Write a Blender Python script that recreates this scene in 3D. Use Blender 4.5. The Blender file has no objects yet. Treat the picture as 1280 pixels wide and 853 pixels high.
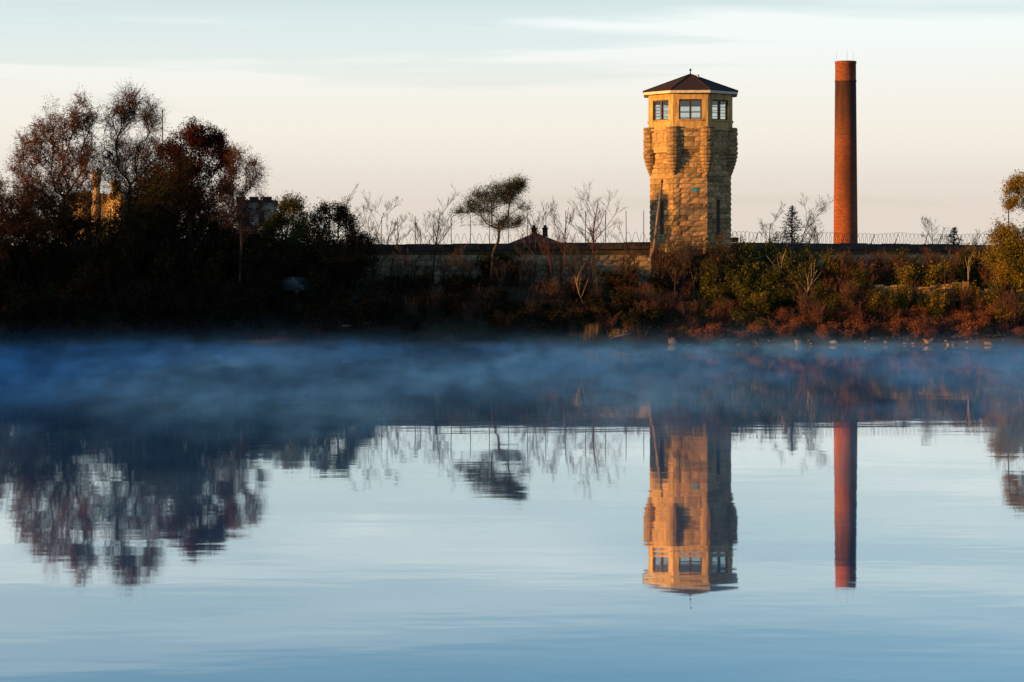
import bpy, math, random
import numpy as np
from mathutils import Vector, Matrix
R = math.radians
random.seed(11)
RNG = np.random.default_rng(11)
scene = bpy.context.scene
COL = scene.collection

# ------------------------------------------------------------------ camera
F = 2475.0                      # focal length in photograph pixels (1280 wide)
CAMZ, HOR = 8.0, 300.0          # eye height above the water, horizon row
cd = bpy.data.cameras.new('camera')
cam = bpy.data.objects.new('camera', cd)
COL.objects.link(cam)
cam.location = (0, 0, CAMZ)
cam.rotation_euler = (R(90), 0, 0)
cd.sensor_width = 36.0
cd.lens = 36.0 * F / 1280.0
cd.shift_y = -126.5 / 1280.0
cd.clip_start = 0.5
cd.clip_end = 9000
scene.camera = cam

# ------------------------------------------------------------------ sky, sun, exposure
SUN_AZ = 72.0                   # degrees left of straight-behind-the-camera
SUN_EL = 5.5
to_sun = Vector((-math.sin(R(SUN_AZ)) * math.cos(R(SUN_EL)), -math.cos(R(SUN_AZ)) * math.cos(R(SUN_EL)), math.sin(R(SUN_EL))))
world = bpy.data.worlds.new('World')
scene.world = world
world.use_nodes = True
wn, wl = world.node_tree.nodes, world.node_tree.links
wn.clear()
w_out = wn.new('ShaderNodeOutputWorld')
w_bg = wn.new('ShaderNodeBackground')
w_bg.inputs['Strength'].default_value = 0.065
sky = wn.new('ShaderNodeTexSky')
sky.sky_type = 'NISHITA'
sky.sun_disc = False
sky.sun_elevation = R(SUN_EL)
sky.sun_rotation = math.atan2(to_sun.x, to_sun.y)
sky.altitude = 150
sky.air_density = 1.0
sky.dust_density = 1.2
sky.ozone_density = 1.5
# thin high cloud over the clear sky, alike all round: a milky veil that thickens towards the
# horizon (cream low down, white higher up) and long soft streaks
def w_node(kind, **kw):
    n = wn.new(kind)
    for k, v in kw.items():
        setattr(n, k, v)
    return n
w_tc = w_node('ShaderNodeTexCoord')
w_sep = w_node('ShaderNodeSeparateXYZ')
wl.new(w_tc.outputs['Generated'], w_sep.inputs['Vector'])
def w_ramp(src, x0, x1, y0, y1):
    n = w_node('ShaderNodeMapRange', interpolation_type='SMOOTHSTEP')
    for k, v in (('From Min', x0), ('From Max', x1), ('To Min', y0), ('To Max', y1)):
        n.inputs[k].default_value = v
    wl.new(src, n.inputs['Value'])
    return n.outputs['Result']
def w_mixc(fac, a, b, blend='MIX'):
    n = w_node('ShaderNodeMix', data_type='RGBA', blend_type=blend)
    for k, v in ((0, fac), (6, a), (7, b)):
        if isinstance(v, (int, float)):
            n.inputs[k].default_value = v
        elif isinstance(v, tuple):
            n.inputs[k].default_value = v + (1,)
        else:
            wl.new(v, n.inputs[k])
    return n.outputs[2]
def w_streaks(scale, rot, lo, hi, y0, y1):
    mp = w_node('ShaderNodeMapping')
    mp.inputs['Rotation'].default_value = (0, R(rot), 0)
    mp.inputs['Scale'].default_value = (1.0, 1.0, 15.0)
    ns = w_node('ShaderNodeTexNoise')
    for k, v in (('Scale', scale), ('Detail', 5.0), ('Roughness', 0.5), ('Distortion', 0.3)):
        ns.inputs[k].default_value = v
    wl.new(w_tc.outputs['Generated'], mp.inputs['Vector'])
    wl.new(mp.outputs['Vector'], ns.inputs['Vector'])
    return w_ramp(ns.outputs['Fac'], lo, hi, y0, y1)
w_el = w_sep.outputs['Z']
w_clear = w_mixc(1.0, sky.outputs['Color'], (0.74, 1.38, 1.85), 'MULTIPLY')
w_veilcol = w_mixc(w_ramp(w_el, 0.012, 0.062, 0.0, 1.0), (5.55, 4.95, 4.3), (6.6, 6.25, 5.6))
w_veilcol = w_mixc(w_ramp(w_el, 0.055, 0.11, 0.0, 1.0), w_veilcol, (6.5, 6.95, 6.85))
w_veil = w_ramp(w_el, 0.04, 0.26, 1.65, 0.05)
w_s = w_streaks(2.4, 1.6, 0.38, 0.62, 0.58, 1.10)
w_fac = w_node('ShaderNodeMath', operation='MULTIPLY', use_clamp=True)
wl.new(w_veil, w_fac.inputs[0]); wl.new(w_s, w_fac.inputs[1])
wl.new(w_mixc(w_fac.outputs[0], w_clear, w_veilcol), w_bg.inputs['Color'])
wl.new(w_bg.outputs['Background'], w_out.inputs['Surface'])

sd = bpy.data.lights.new('sun', 'SUN')
sun = bpy.data.objects.new('sun', sd)
COL.objects.link(sun)
sun.rotation_euler = to_sun.to_track_quat('Z', 'Y').to_euler()
sun.location = (-60, -40, 60)
sd.energy = 5.0
sd.angle = R(0.5)
sd.color = (1.0, 0.44, 0.08)

scene.view_settings.view_transform = 'Standard'
scene.view_settings.look = 'None'
scene.view_settings.exposure = 1.1
scene.view_settings.gamma = 1.0
scene.view_settings.use_curve_mapping = False
scene.render.engine = 'CYCLES'
cy = scene.cycles
cy.max_bounces = 6
cy.diffuse_bounces = 2
cy.glossy_bounces = 3
cy.transmission_bounces = 4
cy.transparent_max_bounces = 16
cy.volume_bounces = 1
cy.use_denoising = True
cy.caustics_reflective = False
cy.caustics_refractive = False

# ------------------------------------------------------------------ helpers
def wx(px, D): return (px - 640.0) / F * D          # photograph column / row at a depth -> metres
def wz(py, D): return CAMZ - (py - HOR) / F * D

def tag(o, label=None, cat=None, group=None, kind=None):
    if label: o['label'] = label
    if cat: o['category'] = cat
    if group: o['group'] = group
    if kind: o['kind'] = kind
    return o

def link(name, me, parent=None):
    o = bpy.data.objects.new(name, me)
    COL.objects.link(o)
    if parent is not None:
        o.parent = parent
    return o

def thing(name, loc, label, cat, group=None, rz=0.0):
    o = link(name, None)
    o.empty_display_size = 0.3
    o.location = loc
    o.rotation_euler = (0, 0, rz)
    return tag(o, label, cat, group)

def mesh_py(name, verts, faces, mats, midx=None, smooth=False):
    me = bpy.data.meshes.new(name)
    me.from_pydata([tuple(v) for v in verts], [], faces)
    for m in (mats if isinstance(mats, (list, tuple)) else [mats]):
        me.materials.append(m)
    if midx is not None:
        me.polygons.foreach_set('material_index', midx)
    if smooth:
        me.polygons.foreach_set('use_smooth', [True] * len(me.polygons))
    me.update()
    return me

def mesh_quads(name, V, Q, mat, smooth=False, rnd=None):
    """many quads quickly: V (n,3), Q (m,4)"""
    me = bpy.data.meshes.new(name)
    n, m = len(V), len(Q)
    me.vertices.add(n); me.loops.add(m * 4); me.polygons.add(m)
    me.vertices.foreach_set('co', np.ascontiguousarray(V, dtype=np.float32).ravel())
    me.loops.foreach_set('vertex_index', np.ascontiguousarray(Q, dtype=np.int32).ravel())
    me.polygons.foreach_set('loop_start', np.arange(0, m * 4, 4, dtype=np.int32))
    if smooth:
        me.polygons.foreach_set('use_smooth', np.ones(m, dtype=bool))
    me.update(calc_edges=True)
    if rnd is not None:
        at = me.attributes.new('rnd', 'FLOAT', 'FACE')
        at.data.foreach_set('value', np.ascontiguousarray(rnd, dtype=np.float32))
    me.materials.append(mat)
    return me

class MB:
    """collects simple solids into one mesh"""
    def __init__(s): s.v = []; s.f = []; s.mi = []
    def add(s, vs, fs, mi=0):
        b = len(s.v); s.v += [tuple(v) for v in vs]
        s.f += [tuple(i + b for i in f) for f in fs]; s.mi += [mi] * len(fs)
        return s
    def box(s, x0, x1, y0, y1, z0, z1, mi=0, M=None):
        vs = [(x0,y0,z0),(x1,y0,z0),(x1,y1,z0),(x0,y1,z0),(x0,y0,z1),(x1,y0,z1),(x1,y1,z1),(x0,y1,z1)]
        if M is not None: vs = [M @ Vector(v) for v in vs]
        return s.add(vs, [(0,3,2,1),(4,5,6,7),(0,1,5,4),(1,2,6,5),(2,3,7,6),(3,0,4,7)], mi)
    def lathe(s, prof, n=16, c=(0,0), mi=0, caps=True, jit=0.0, ph=0.0):
        rings = []
        b = len(s.v)
        for r, z in prof:
            for k in range(n):
                a = 2*math.pi*k/n + ph
                rr = r * (1 + jit * random.uniform(-1, 1))
                s.v.append((c[0]+rr*math.cos(a), c[1]+rr*math.sin(a), z))
        for i in range(len(prof)-1):
            for k in range(n):
                k2 = (k+1) % n
                s.f.append((b+i*n+k, b+i*n+k2, b+(i+1)*n+k2, b+(i+1)*n+k)); s.mi.append(mi)
        if caps:
            s.f.append(tuple(b+k for k in reversed(range(n)))); s.mi.append(mi)
            e = b+(len(prof)-1)*n
            s.f.append(tuple(e+k for k in range(n))); s.mi.append(mi)
        return s
    def tube(s, p, q, r0, r1, n=6, mi=0):
        p, q = Vector(p), Vector(q); d = (q-p).normalized()
        u = d.orthogonal().normalized(); w = d.cross(u)
        b = len(s.v)
        for c, r in ((p, r0), (q, r1)):
            for k in range(n):
                a = 2*math.pi*k/n
                s.v.append(tuple(c + u*(r*math.cos(a)) + w*(r*math.sin(a))))
        for k in range(n):
            k2 = (k+1) % n
            s.f.append((b+k, b+k2, b+n+k2, b+n+k)); s.mi.append(mi)
        s.f.append(tuple(b+k for k in reversed(range(n)))); s.f.append(tuple(b+n+k for k in range(n))); s.mi += [mi, mi]
        return s
    def build(s, name, mats, parent=None, smooth=False):
        return link(name, mesh_py(name, s.v, s.f, mats, s.mi, smooth), parent)

def copy_tree(o, parent=None):
    c = o.copy(); COL.objects.link(c); c.parent = parent
    for ch in list(o.children):
        copy_tree(ch, c)
    return c

# ------------------------------------------------------------------ materials
MATS = {}
def mat(name, col, rough=0.85, var=0.25, scale=3.0, bump=0.0, bscale=None, spec=0.3, col2=None, metallic=0.0, objrand=0.0, stretch=None, detail=6.0):
    m = bpy.data.materials.new(name); MATS[name] = m
    m.use_nodes = True
    nt = m.node_tree; N = nt.nodes; L = nt.links
    b = N['Principled BSDF']
    b.inputs['Roughness'].default_value = rough
    b.inputs['Specular IOR Level'].default_value = spec
    b.inputs['Metallic'].default_value = metallic
    tc = N.new('ShaderNodeTexCoord')
    src = tc.outputs['Object']
    if stretch:
        mp = N.new('ShaderNodeMapping'); mp.inputs['Scale'].default_value = stretch
        L.new(src, mp.inputs['Vector']); src = mp.outputs['Vector']
    ns = N.new('ShaderNodeTexNoise'); ns.inputs['Scale'].default_value = scale; ns.inputs['Detail'].default_value = detail
    ns.inputs['Roughness'].default_value = 0.62
    L.new(src, ns.inputs['Vector'])
    rp = N.new('ShaderNodeValToRGB')
    c2 = col2 if col2 else tuple(c * (1 - var) * 0.8 for c in col)
    rp.color_ramp.elements[0].position = 0.32; rp.color_ramp.elements[1].position = 0.68
    rp.color_ramp.elements[0].color = tuple(c2) + (1,)
    rp.color_ramp.elements[1].color = tuple(min(1, c * (1 + var * 0.5)) for c in col) + (1,)
    L.new(ns.outputs['Fac'], rp.inputs['Fac'])
    out = rp.outputs['Color']
    if objrand:
        oi = N.new('ShaderNodeObjectInfo')
        hs = N.new('ShaderNodeHueSaturation')
        mr = N.new('ShaderNodeMapRange'); mr.inputs['To Min'].default_value = 1 - objrand; mr.inputs['To Max'].default_value = 1 + objrand
        mh = N.new('ShaderNodeMapRange'); mh.inputs['To Min'].default_value = 0.485; mh.inputs['To Max'].default_value = 0.515
        wnz = N.new('ShaderNodeTexWhiteNoise'); wnz.noise_dimensions = '1D'
        L.new(oi.outputs['Random'], mr.inputs['Value']); L.new(oi.outputs['Random'], wnz.inputs['W']); L.new(wnz.outputs['Value'], mh.inputs['Value'])
        L.new(mr.outputs['Result'], hs.inputs['Value']); L.new(mh.outputs['Result'], hs.inputs['Hue'])
        L.new(out, hs.inputs['Color']); out = hs.outputs['Color']
    L.new(out, b.inputs['Base Color'])
    if bump:
        n2 = N.new('ShaderNodeTexNoise'); n2.inputs['Scale'].default_value = bscale or scale * 3; n2.inputs['Detail'].default_value = 2
        L.new(src, n2.inputs['Vector'])
        bp = N.new('ShaderNodeBump'); bp.inputs['Distance'].default_value = bump; bp.inputs['Strength'].default_value = 1
        L.new(n2.outputs['Fac'], bp.inputs['Height']); L.new(bp.outputs['Normal'], b.inputs['Normal'])
    return m

def leaf_mat(name, cols, trans=0.25):
    """leaves coloured leaf by leaf (face attribute rnd) with patches through the crown"""
    m = bpy.data.materials.new(name); MATS[name] = m
    m.use_nodes = True
    nt = m.node_tree; N = nt.nodes; L = nt.links
    N.clear()
    out = N.new('ShaderNodeOutputMaterial')
    at = N.new('ShaderNodeAttribute'); at.attribute_name = 'rnd'
    tc = N.new('ShaderNodeTexCoord'); ns = N.new('ShaderNodeTexNoise'); ns.inputs['Scale'].default_value = 0.55; ns.inputs['Detail'].default_value = 2
    L.new(tc.outputs['Object'], ns.inputs['Vector'])
    mx = N.new('ShaderNodeMath'); mx.operation = 'MULTIPLY_ADD'; mx.inputs[1].default_value = 1.6; mx.inputs[2].default_value = -0.8
    L.new(ns.outputs['Fac'], mx.inputs[0])
    ad = N.new('ShaderNodeMath'); ad.operation = 'ADD'; ad.use_clamp = True
    L.new(at.outputs['Fac'], ad.inputs[0]); L.new(mx.outputs[0], ad.inputs[1])
    rp = N.new('ShaderNodeValToRGB')
    el = rp.color_ramp.elements
    while len(el) < len(cols): el.new(0.5)
    for i, c in enumerate(cols):
        el[i].position = i / max(1, len(cols) - 1); el[i].color = tuple(c) + (1,)
    L.new(ad.outputs[0], rp.inputs['Fac'])
    d = N.new('ShaderNodeBsdfDiffuse'); t = N.new('ShaderNodeBsdfTranslucent'); ms = N.new('ShaderNodeMixShader')
    ms.inputs['Fac'].default_value = trans
    L.new(rp.outputs['Color'], d.inputs['Color']); L.new(rp.outputs['Color'], t.inputs['Color'])
    L.new(d.outputs[0], ms.inputs[1]); L.new(t.outputs[0], ms.inputs[2]); L.new(ms.outputs[0], out.inputs['Surface'])
    return m

limestone = mat('limestone', (0.31, 0.21, 0.105), 0.9, 0.4, 1.7, 0.02, 9.0, objrand=0.45)
limestone_joined = mat('limestone_joined', (0.28, 0.19, 0.095), 0.9, 0.5, 2.3, 0.012, 9.0)
mortar = mat('mortar', (0.10, 0.075, 0.045), 0.95, 0.3, 4.0)
wallstone = mat('wall_limestone', (0.31, 0.245, 0.16), 0.9, 0.45, 1.3, 0.012, 9.0, objrand=0.35)
wallstone_joined = mat('wall_limestone_joined', (0.31, 0.245, 0.16), 0.9, 0.6, 1.6, 0.012, 9.0)
coping_mat = mat('sooty_coping', (0.05, 0.042, 0.036), 0.9, 0.5, 1.2, 0.02, 8.0)
stucco = mat('cream_stucco', (0.46, 0.31, 0.12), 0.85, 0.42, 1.6, 0.0015, 12.0, stretch=(2.2, 2.2, 0.55))
fascia_mat = mat('white_fascia', (0.62, 0.58, 0.52), 0.7, 0.2, 3.0)
roof_mat = mat('dark_shingle', (0.034, 0.015, 0.014), 0.9, 0.5, 5.0, 0.012, 20.0)
frame_mat = mat('dark_window_frame', (0.05, 0.028, 0.02), 0.6, 0.3, 6.0)
iron = mat('rusty_iron', (0.06, 0.04, 0.03), 0.7, 0.5, 10.0, metallic=0.3)
wire_mat = mat('galvanised_wire', (0.10, 0.09, 0.085), 0.5, 0.2, 10.0, metallic=0.6)
pole_mat = mat('weathered_pole', (0.17, 0.13, 0.11), 0.9, 0.45, 1.5, 0.01, 12.0, stretch=(6, 6, 0.6))
blue_paint = mat('blue_paint', (0.03, 0.22, 0.42), 0.7, 0.4, 6.0)
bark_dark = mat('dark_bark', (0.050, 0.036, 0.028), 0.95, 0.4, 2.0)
bark_red = mat('reddish_twig', (0.095, 0.045, 0.034), 0.95, 0.4, 2.0)
bark_pale = mat('pale_bark', (0.30, 0.24, 0.17), 0.9, 0.4, 2.0)
soil = mat('bank_soil', (0.060, 0.042, 0.026), 0.95, 0.5, 0.5, 0.06, 3.0, col2=(0.022, 0.024, 0.012))
rock_mat = mat('shore_limestone', (0.24, 0.165, 0.10), 0.9, 0.45, 1.6, 0.04, 6.0, objrand=0.35)
bluff_mat = mat('bluff_limestone', (0.36, 0.235, 0.10), 0.9, 0.4, 1.2, 0.05, 5.0, objrand=0.3)
drift_mat = mat('bleached_wood', (0.33, 0.27, 0.22), 0.9, 0.4, 2.0, stretch=(1, 1, 1))
pale_block = mat('pale_grey_masonry', (0.36, 0.36, 0.35), 0.9, 0.3, 0.7, 0.02, 5.0)
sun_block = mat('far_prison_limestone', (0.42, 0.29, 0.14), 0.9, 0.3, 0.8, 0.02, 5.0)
red_roof = mat('dull_red_roof', (0.085, 0.028, 0.026), 0.9, 0.4, 3.0)
car_paint = mat('blue_grey_car_paint', (0.03, 0.05, 0.07), 0.4, 0.1, 3.0, spec=0.5)
rubber = mat('tyre_rubber', (0.02, 0.02, 0.02), 0.8, 0.2, 8.0)
white_paint = mat('chalky_white_paint', (0.55, 0.53, 0.5), 0.6, 0.2, 5.0)
lens_mat = mat('lamp_lens', (0.75, 0.75, 0.72), 0.2, 0.1, 5.0, spec=0.6)

L_rust = leaf_mat('rust_leaves', [(0.035,0.020,0.010), (0.11,0.045,0.014), (0.22,0.092,0.025), (0.16,0.036,0.015)], 0.35)
L_olive = leaf_mat('olive_leaves', [(0.022,0.030,0.009), (0.075,0.085,0.017), (0.14,0.125,0.022)], 0.35)
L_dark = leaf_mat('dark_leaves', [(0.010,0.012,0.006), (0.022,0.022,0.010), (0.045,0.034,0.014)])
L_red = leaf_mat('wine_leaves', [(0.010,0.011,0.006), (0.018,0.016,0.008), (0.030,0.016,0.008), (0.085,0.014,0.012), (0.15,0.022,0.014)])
L_green = leaf_mat('green_leaves', [(0.03,0.055,0.024), (0.06,0.10,0.042), (0.10,0.15,0.06)], 0.5)
L_yellow = leaf_mat('yellow_green_leaves', [(0.07,0.08,0.012), (0.17,0.16,0.018), (0.29,0.21,0.024), (0.30,0.16,0.024)], 0.4)
L_brush = leaf_mat('ground_brush', [(0.04,0.028,0.016), (0.11,0.065,0.028), (0.19,0.09,0.036), (0.15,0.045,0.026)], 0.35)
L_orange = leaf_mat('orange_brush', [(0.07,0.028,0.018), (0.20,0.065,0.028), (0.30,0.13,0.045), (0.16,0.045,0.045)], 0.35)
L_straw = leaf_mat('dry_straw', [(0.12,0.08,0.035), (0.24,0.17,0.08), (0.30,0.22,0.11)])
L_fir = leaf_mat('fir_needles', [(0.008,0.014,0.008), (0.018,0.026,0.014)], 0.1)
L_bank = leaf_mat('bank_weeds', [(0.014,0.014,0.008), (0.034,0.030,0.014), (0.06,0.046,0.02)])

# ------------------------------------------------------------------ ground, water
def fbm(x, y, s=1.0, seed=0):
    r = np.random.default_rng(seed + 77)
    out = np.zeros_like(x, dtype=float)
    for k in range(6):
        a = r.uniform(0, 2 * np.pi); f = s * (1.7 ** k); p = r.uniform(0, 6.28)
        out += np.sin((x * np.cos(a) + y * np.sin(a)) * f + p + 1.3 * np.sin((x * np.sin(a) - y * np.cos(a)) * f * 0.7 + p * 2)) / (1.5 ** k)
    return out / 2.2

def shore_y(x):
    x = np.asarray(x, dtype=float)
    return 150.6 + 0.45 * np.sin(x * 0.11 + 0.6) + 0.30 * np.sin(x * 0.47) + 0.15 * np.sin(x * 1.31 + 1)

def ground_z(x, y):
    x = np.asarray(x, dtype=float); y = np.asarray(y, dtype=float)
    d = np.maximum.reduce([y - shore_y(x), -50 - x + 2 * np.sin(y * .1), x - 66, 12 - y])
    z = np.interp(d, [-30, -4, 0, 0.7, 3, 6, 9, 12, 16, 120, 400, 4000], [-6, -1.0, -0.06, 0.28, 0.9, 2.3, 4.0, 4.35, 4.4, 4.0, -2, -140])
    z = z + fbm(x, y, 0.5, 1) * 0.22 * np.clip(d / 3, 0, 1) * np.clip((80 - d) / 40, 0, 1)
    return z + np.clip((12 - y) / 8, 0, 1) * 1.6

def gz(x, y): return float(ground_z(np.array([x]), np.array([y]))[0])

gx = np.concatenate([[-4000, -1500, -600, -250, -140, -100, -80, -70, -62, -56, -53, -51], np.arange(-50, 66, 0.8), [67, 69, 72, 76, 85, 100, 140, 250, 600, 1500, 4000]])
gy = np.concatenate([[-400, -150, -60, -30, -10, 0, 5, 8, 10, 11, 12, 13, 15, 18, 24, 34, 50, 70, 90, 110, 125, 135, 140, 144], np.arange(146, 172, 0.4), [173, 176, 180, 186, 195, 210, 240, 300, 420, 700, 1200, 2500, 5000]])
X, Y = np.meshgrid(gx, gy)
Z = ground_z(X, Y)
GV = np.stack([X, Y, Z], -1).reshape(-1, 3)
nx_, ny_ = len(gx), len(gy)
ii, jj = np.meshgrid(np.arange(nx_ - 1), np.arange(ny_ - 1))
q0 = (jj * nx_ + ii).ravel()
tag(link('ground', mesh_quads('ground', GV, np.stack([q0, q0 + 1, q0 + nx_ + 1, q0 + nx_], -1), soil, True)), kind='structure')

def water_material():
    m = bpy.data.materials.new('still_water'); m.use_nodes = True
    N = m.node_tree.nodes; L = m.node_tree.links; N.clear()
    out = N.new('ShaderNodeOutputMaterial')
    tc = N.new('ShaderNodeTexCoord')
    def layer(sx, sy, dist, detail, prev=None, rot=0.0):
        mp = N.new('ShaderNodeMapping'); mp.inputs['Scale'].default_value = (sx, sy, 1); mp.inputs['Rotation'].default_value = (0, 0, rot)
        ns = N.new('ShaderNodeTexNoise'); ns.inputs['Scale'].default_value = 1.0; ns.inputs['Detail'].default_value = detail; ns.inputs['Roughness'].default_value = 0.45
        bp = N.new('ShaderNodeBump'); bp.inputs['Distance'].default_value = dist; bp.inputs['Strength'].default_value = 1.0
        L.new(tc.outputs['Object'], mp.inputs['Vector']); L.new(mp.outputs['Vector'], ns.inputs['Vector']); L.new(ns.outputs['Fac'], bp.inputs['Height'])
        if prev is not None: L.new(prev, bp.inputs['Normal'])
        return bp.outputs['Normal']
    n = layer(0.8, 1.7, 0.0010, 1.5)
    n = layer(0.16, 0.50, 0.0052, 2.0, n, R(4))
    fr = N.new('ShaderNodeFresnel'); fr.inputs['IOR'].default_value = 1.45; L.new(n, fr.inputs['Normal'])
    gl = N.new('ShaderNodeBsdfGlossy'); gl.inputs['Roughness'].default_value = 0.028; gl.inputs['Color'].default_value = (0.95, 0.98, 0.97, 1)
    L.new(n, gl.inputs['Normal'])
    df = N.new('ShaderNodeBsdfDiffuse'); df.inputs['Color'].default_value = (0.012, 0.13, 0.34, 1)
    mx = N.new('ShaderNodeMixShader')
    mr = N.new('ShaderNodeMapRange'); mr.inputs['To Min'].default_value = 0.62; L.new(fr.outputs[0], mr.inputs['Value'])
    L.new(mr.outputs[0], mx.inputs[0]); L.new(df.outputs[0], mx.inputs[1]); L.new(gl.outputs[0], mx.inputs[2]); L.new(mx.outputs[0], out.inputs['Surface'])
    return m
tag(link('water', mesh_py('water', [(-58, 4, 0), (74, 4, 0), (74, 158, 0), (-58, 158, 0)], [(0, 1, 2, 3)], water_material())), kind='structure')

# ------------------------------------------------------------------ masonry
def block_mesh(seed, material):
    r = random.Random(seed)
    nx, nz = 3, 2
    vs, fs = [], []
    for j in range(nz + 1):
        for i in range(nx + 1):
            edge = i in (0, nx) or j in (0, nz)
            y = r.uniform(0.0, 0.25) if edge else r.uniform(-0.75, -0.25)
            vs.append((i / nx - 0.5 + (0 if edge else r.uniform(-.07, .07)), y, j / nz - 0.5 + (0 if edge else r.uniform(-.1, .1))))
    for j in range(nz):
        for i in range(nx):
            a = j * (nx + 1) + i
            fs.append((a, a + 1, a + nx + 2, a + nx + 1))
    ring = list(range(nx + 1)) + [(nx + 1) * (j + 1) + nx for j in range(nz)] + [nz * (nx + 1) + i for i in reversed(range(nx))] + [(nx + 1) * j for j in range(nz - 1, 0, -1)]
    b = len(vs)
    for k in ring: vs.append((vs[k][0], 1.4, vs[k][2]))
    n = len(ring)
    for k in range(n):
        k2 = (k + 1) % n
        fs.append((ring[k2], ring[k], b + k, b + k2))
    return mesh_py('stone', vs, fs, material)
STONES = {m.name: [block_mesh(i, m) for i in range(8)] for m in (limestone, wallstone, bluff_mat)}

def lay_rows(length, z0, z1, course, wmin, wmax, holes=(), rnd=random, gap=0.034):
    """courses of blocks on a face: list of (u centre, z centre, width, height)"""
    out = []
    z = z0
    while z < z1 - 0.12:
        h = min(course * rnd.uniform(0.86, 1.14), z1 - z)
        spans = [(0.0, length)]
        for (a, b, c, d) in holes:
            if z + h * 0.5 > c and z + h * 0.5 < d:
                spans = [s for u0, u1 in spans for s in ((u0, min(u1, a)), (max(u0, b), u1)) if s[1] - s[0] > 0.05]
        for u0, u1 in spans:
            u = u0
            first = True
            while u < u1 - 0.02:
                w = rnd.uniform(wmin, wmax)
                if first: w *= rnd.uniform(0.5, 1.0); first = False
                if u1 - (u + w) < wmin * 0.5: w = u1 - u
                out.append((u + w / 2, z + h / 2, w - gap, h - gap))
                u += w
        z += h
    return out

def place_stones(rows, O, ux, nrm, meshes, parent, depth=0.09, name='stone'):
    """each block an object; local y of the block points inward"""
    M0 = Matrix((ux, -nrm, Vector((0, 0, 1)))).transposed().to_4x4()
    for (u, z, w, h) in rows:
        o = link(name, random.choice(meshes), parent)
        p = O + ux * u
        o.matrix_local = Matrix.Translation((p.x, p.y, z)) @ M0 @ Matrix.Diagonal((w, depth, h, 1))

def join_stones(rows, O, ux, nrm, meshes, material, name, parent, depth=0.09):
    V, Q, n = [], [], 0
    M0 = np.array([list(ux), list(-nrm), [0, 0, 1]])
    cache = [(np.array([v.co[:] for v in m.vertices]), np.array([p.vertices[:] for p in m.polygons])) for m in meshes]
    for (u, z, w, h) in rows:
        v, q = random.choice(cache)
        p = O + ux * u
        V.append((v * [w, depth, h]) @ M0 + [p.x, p.y, z]); Q.append(q + n); n += len(v)
    if V:
        return tag(link(name, mesh_quads(name, np.concatenate(V), np.concatenate(Q), material), parent), kind='stuff')

# prison walls: a run west of the tower and a run east of it, each capped by a sooty projecting coping
def prison_wall(A, B, zt0, zt1, base, label, seen):
    A, B = Vector(A), Vector(B)
    ux = (B - A).normalized(); nrm = Vector((ux.y, -ux.x, 0))
    L_ = (B - A).length
    root = thing('prison_wall', (A.x, A.y, base), label, 'wall', 'prison walls either side of the tower')
    O = Vector((0, 0, 0))
    th = 0.8
    core = MB()
    back = nrm * -th
    zt = lambda u: zt0 + (zt1 - zt0) * u / L_ - base
    i0 = nrm * -0.10
    p = [i0, ux * L_ + i0, ux * L_ + back, back]
    core.add([(q.x, q.y, -0.8) for q in p] + [(p[0].x, p[0].y, zt(0) - .5), (p[1].x, p[1].y, zt(L_) - .5), (p[2].x, p[2].y, zt(L_) - .5), (p[3].x, p[3].y, zt(0) - .5)],
             [(0, 3, 2, 1), (4, 5, 6, 7), (0, 1, 5, 4), (1, 2, 6, 5), (2, 3, 7, 6), (3, 0, 4, 7)])
    c = core.build('core', mortar, root)
    zmin = min(zt(0), zt(L_)) - 0.52
    rows = lay_rows(L_, -0.5, zmin, 0.42, 0.55, 1.15)
    near = [r for r in rows if seen[0] <= r[0] <= seen[1] and r[1] > 0.1]
    near.sort(key=lambda r: -r[1]); near = near[:300]
    keep = set(map(id, near))
    place_stones(near, O, ux, nrm, STONES['wall_limestone'], c)
    join_stones([r for r in rows if id(r) not in keep], O, ux, nrm, STONES['wall_limestone'], wallstone_joined, 'more_stones', c)
    # coping slabs, laid end to end with a slight unevenness
    u = 0.0
    while u < L_ - 0.05:
        w = random.uniform(1.7, 2.3)
        if L_ - (u + w) < 1.0: w = L_ - u
        j = random.uniform(-0.045, 0.045)
        M = Matrix((ux, -nrm, Vector((0, 0, 1)))).transposed().to_4x4()
        s = MB()
        a0, a1 = u + .001, u + w - .001
        za, zb = zt(a0), zt(a1)
        s.add([M @ Vector(v) for v in [(a0, -.22, za - .55 + j), (a1, -.22, zb - .55 + j), (a1, th + .2, zb - .55 + j), (a0, th + .2, za - .55 + j),
               (a0, -.16, za + j), (a1, -.16, zb + j), (a1, th + .14, zb + j), (a0, th + .14, za + j)]],
              [(0, 3, 2, 1), (4, 5, 6, 7), (0, 1, 5, 4), (1, 2, 6, 5), (2, 3, 7, 6), (3, 0, 4, 7)])
        s.build('coping_slab', coping_mat, root)
        u += w
    return root, ux, nrm, L_, zt

TX, TY = wx(863, 165.5), 165.5
TROT = -math.atan2(TX, TY)                       # the tower's front face looks at the camera
wallL = prison_wall((-47, 163.6, 0), (TX - 2.9, 164.6, 0), 7.35, 7.82, 4.2, 'long shaded limestone wall with tall thin posts on top, left of the tower', (34, 59))
wallR = prison_wall((TX + 2.9, 165.2, 0), (62, 174.5, 0), 7.80, 7.40, 4.2, 'limestone wall with dark coping between tower and golden tree, chimney behind it', (0, 24))

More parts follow.
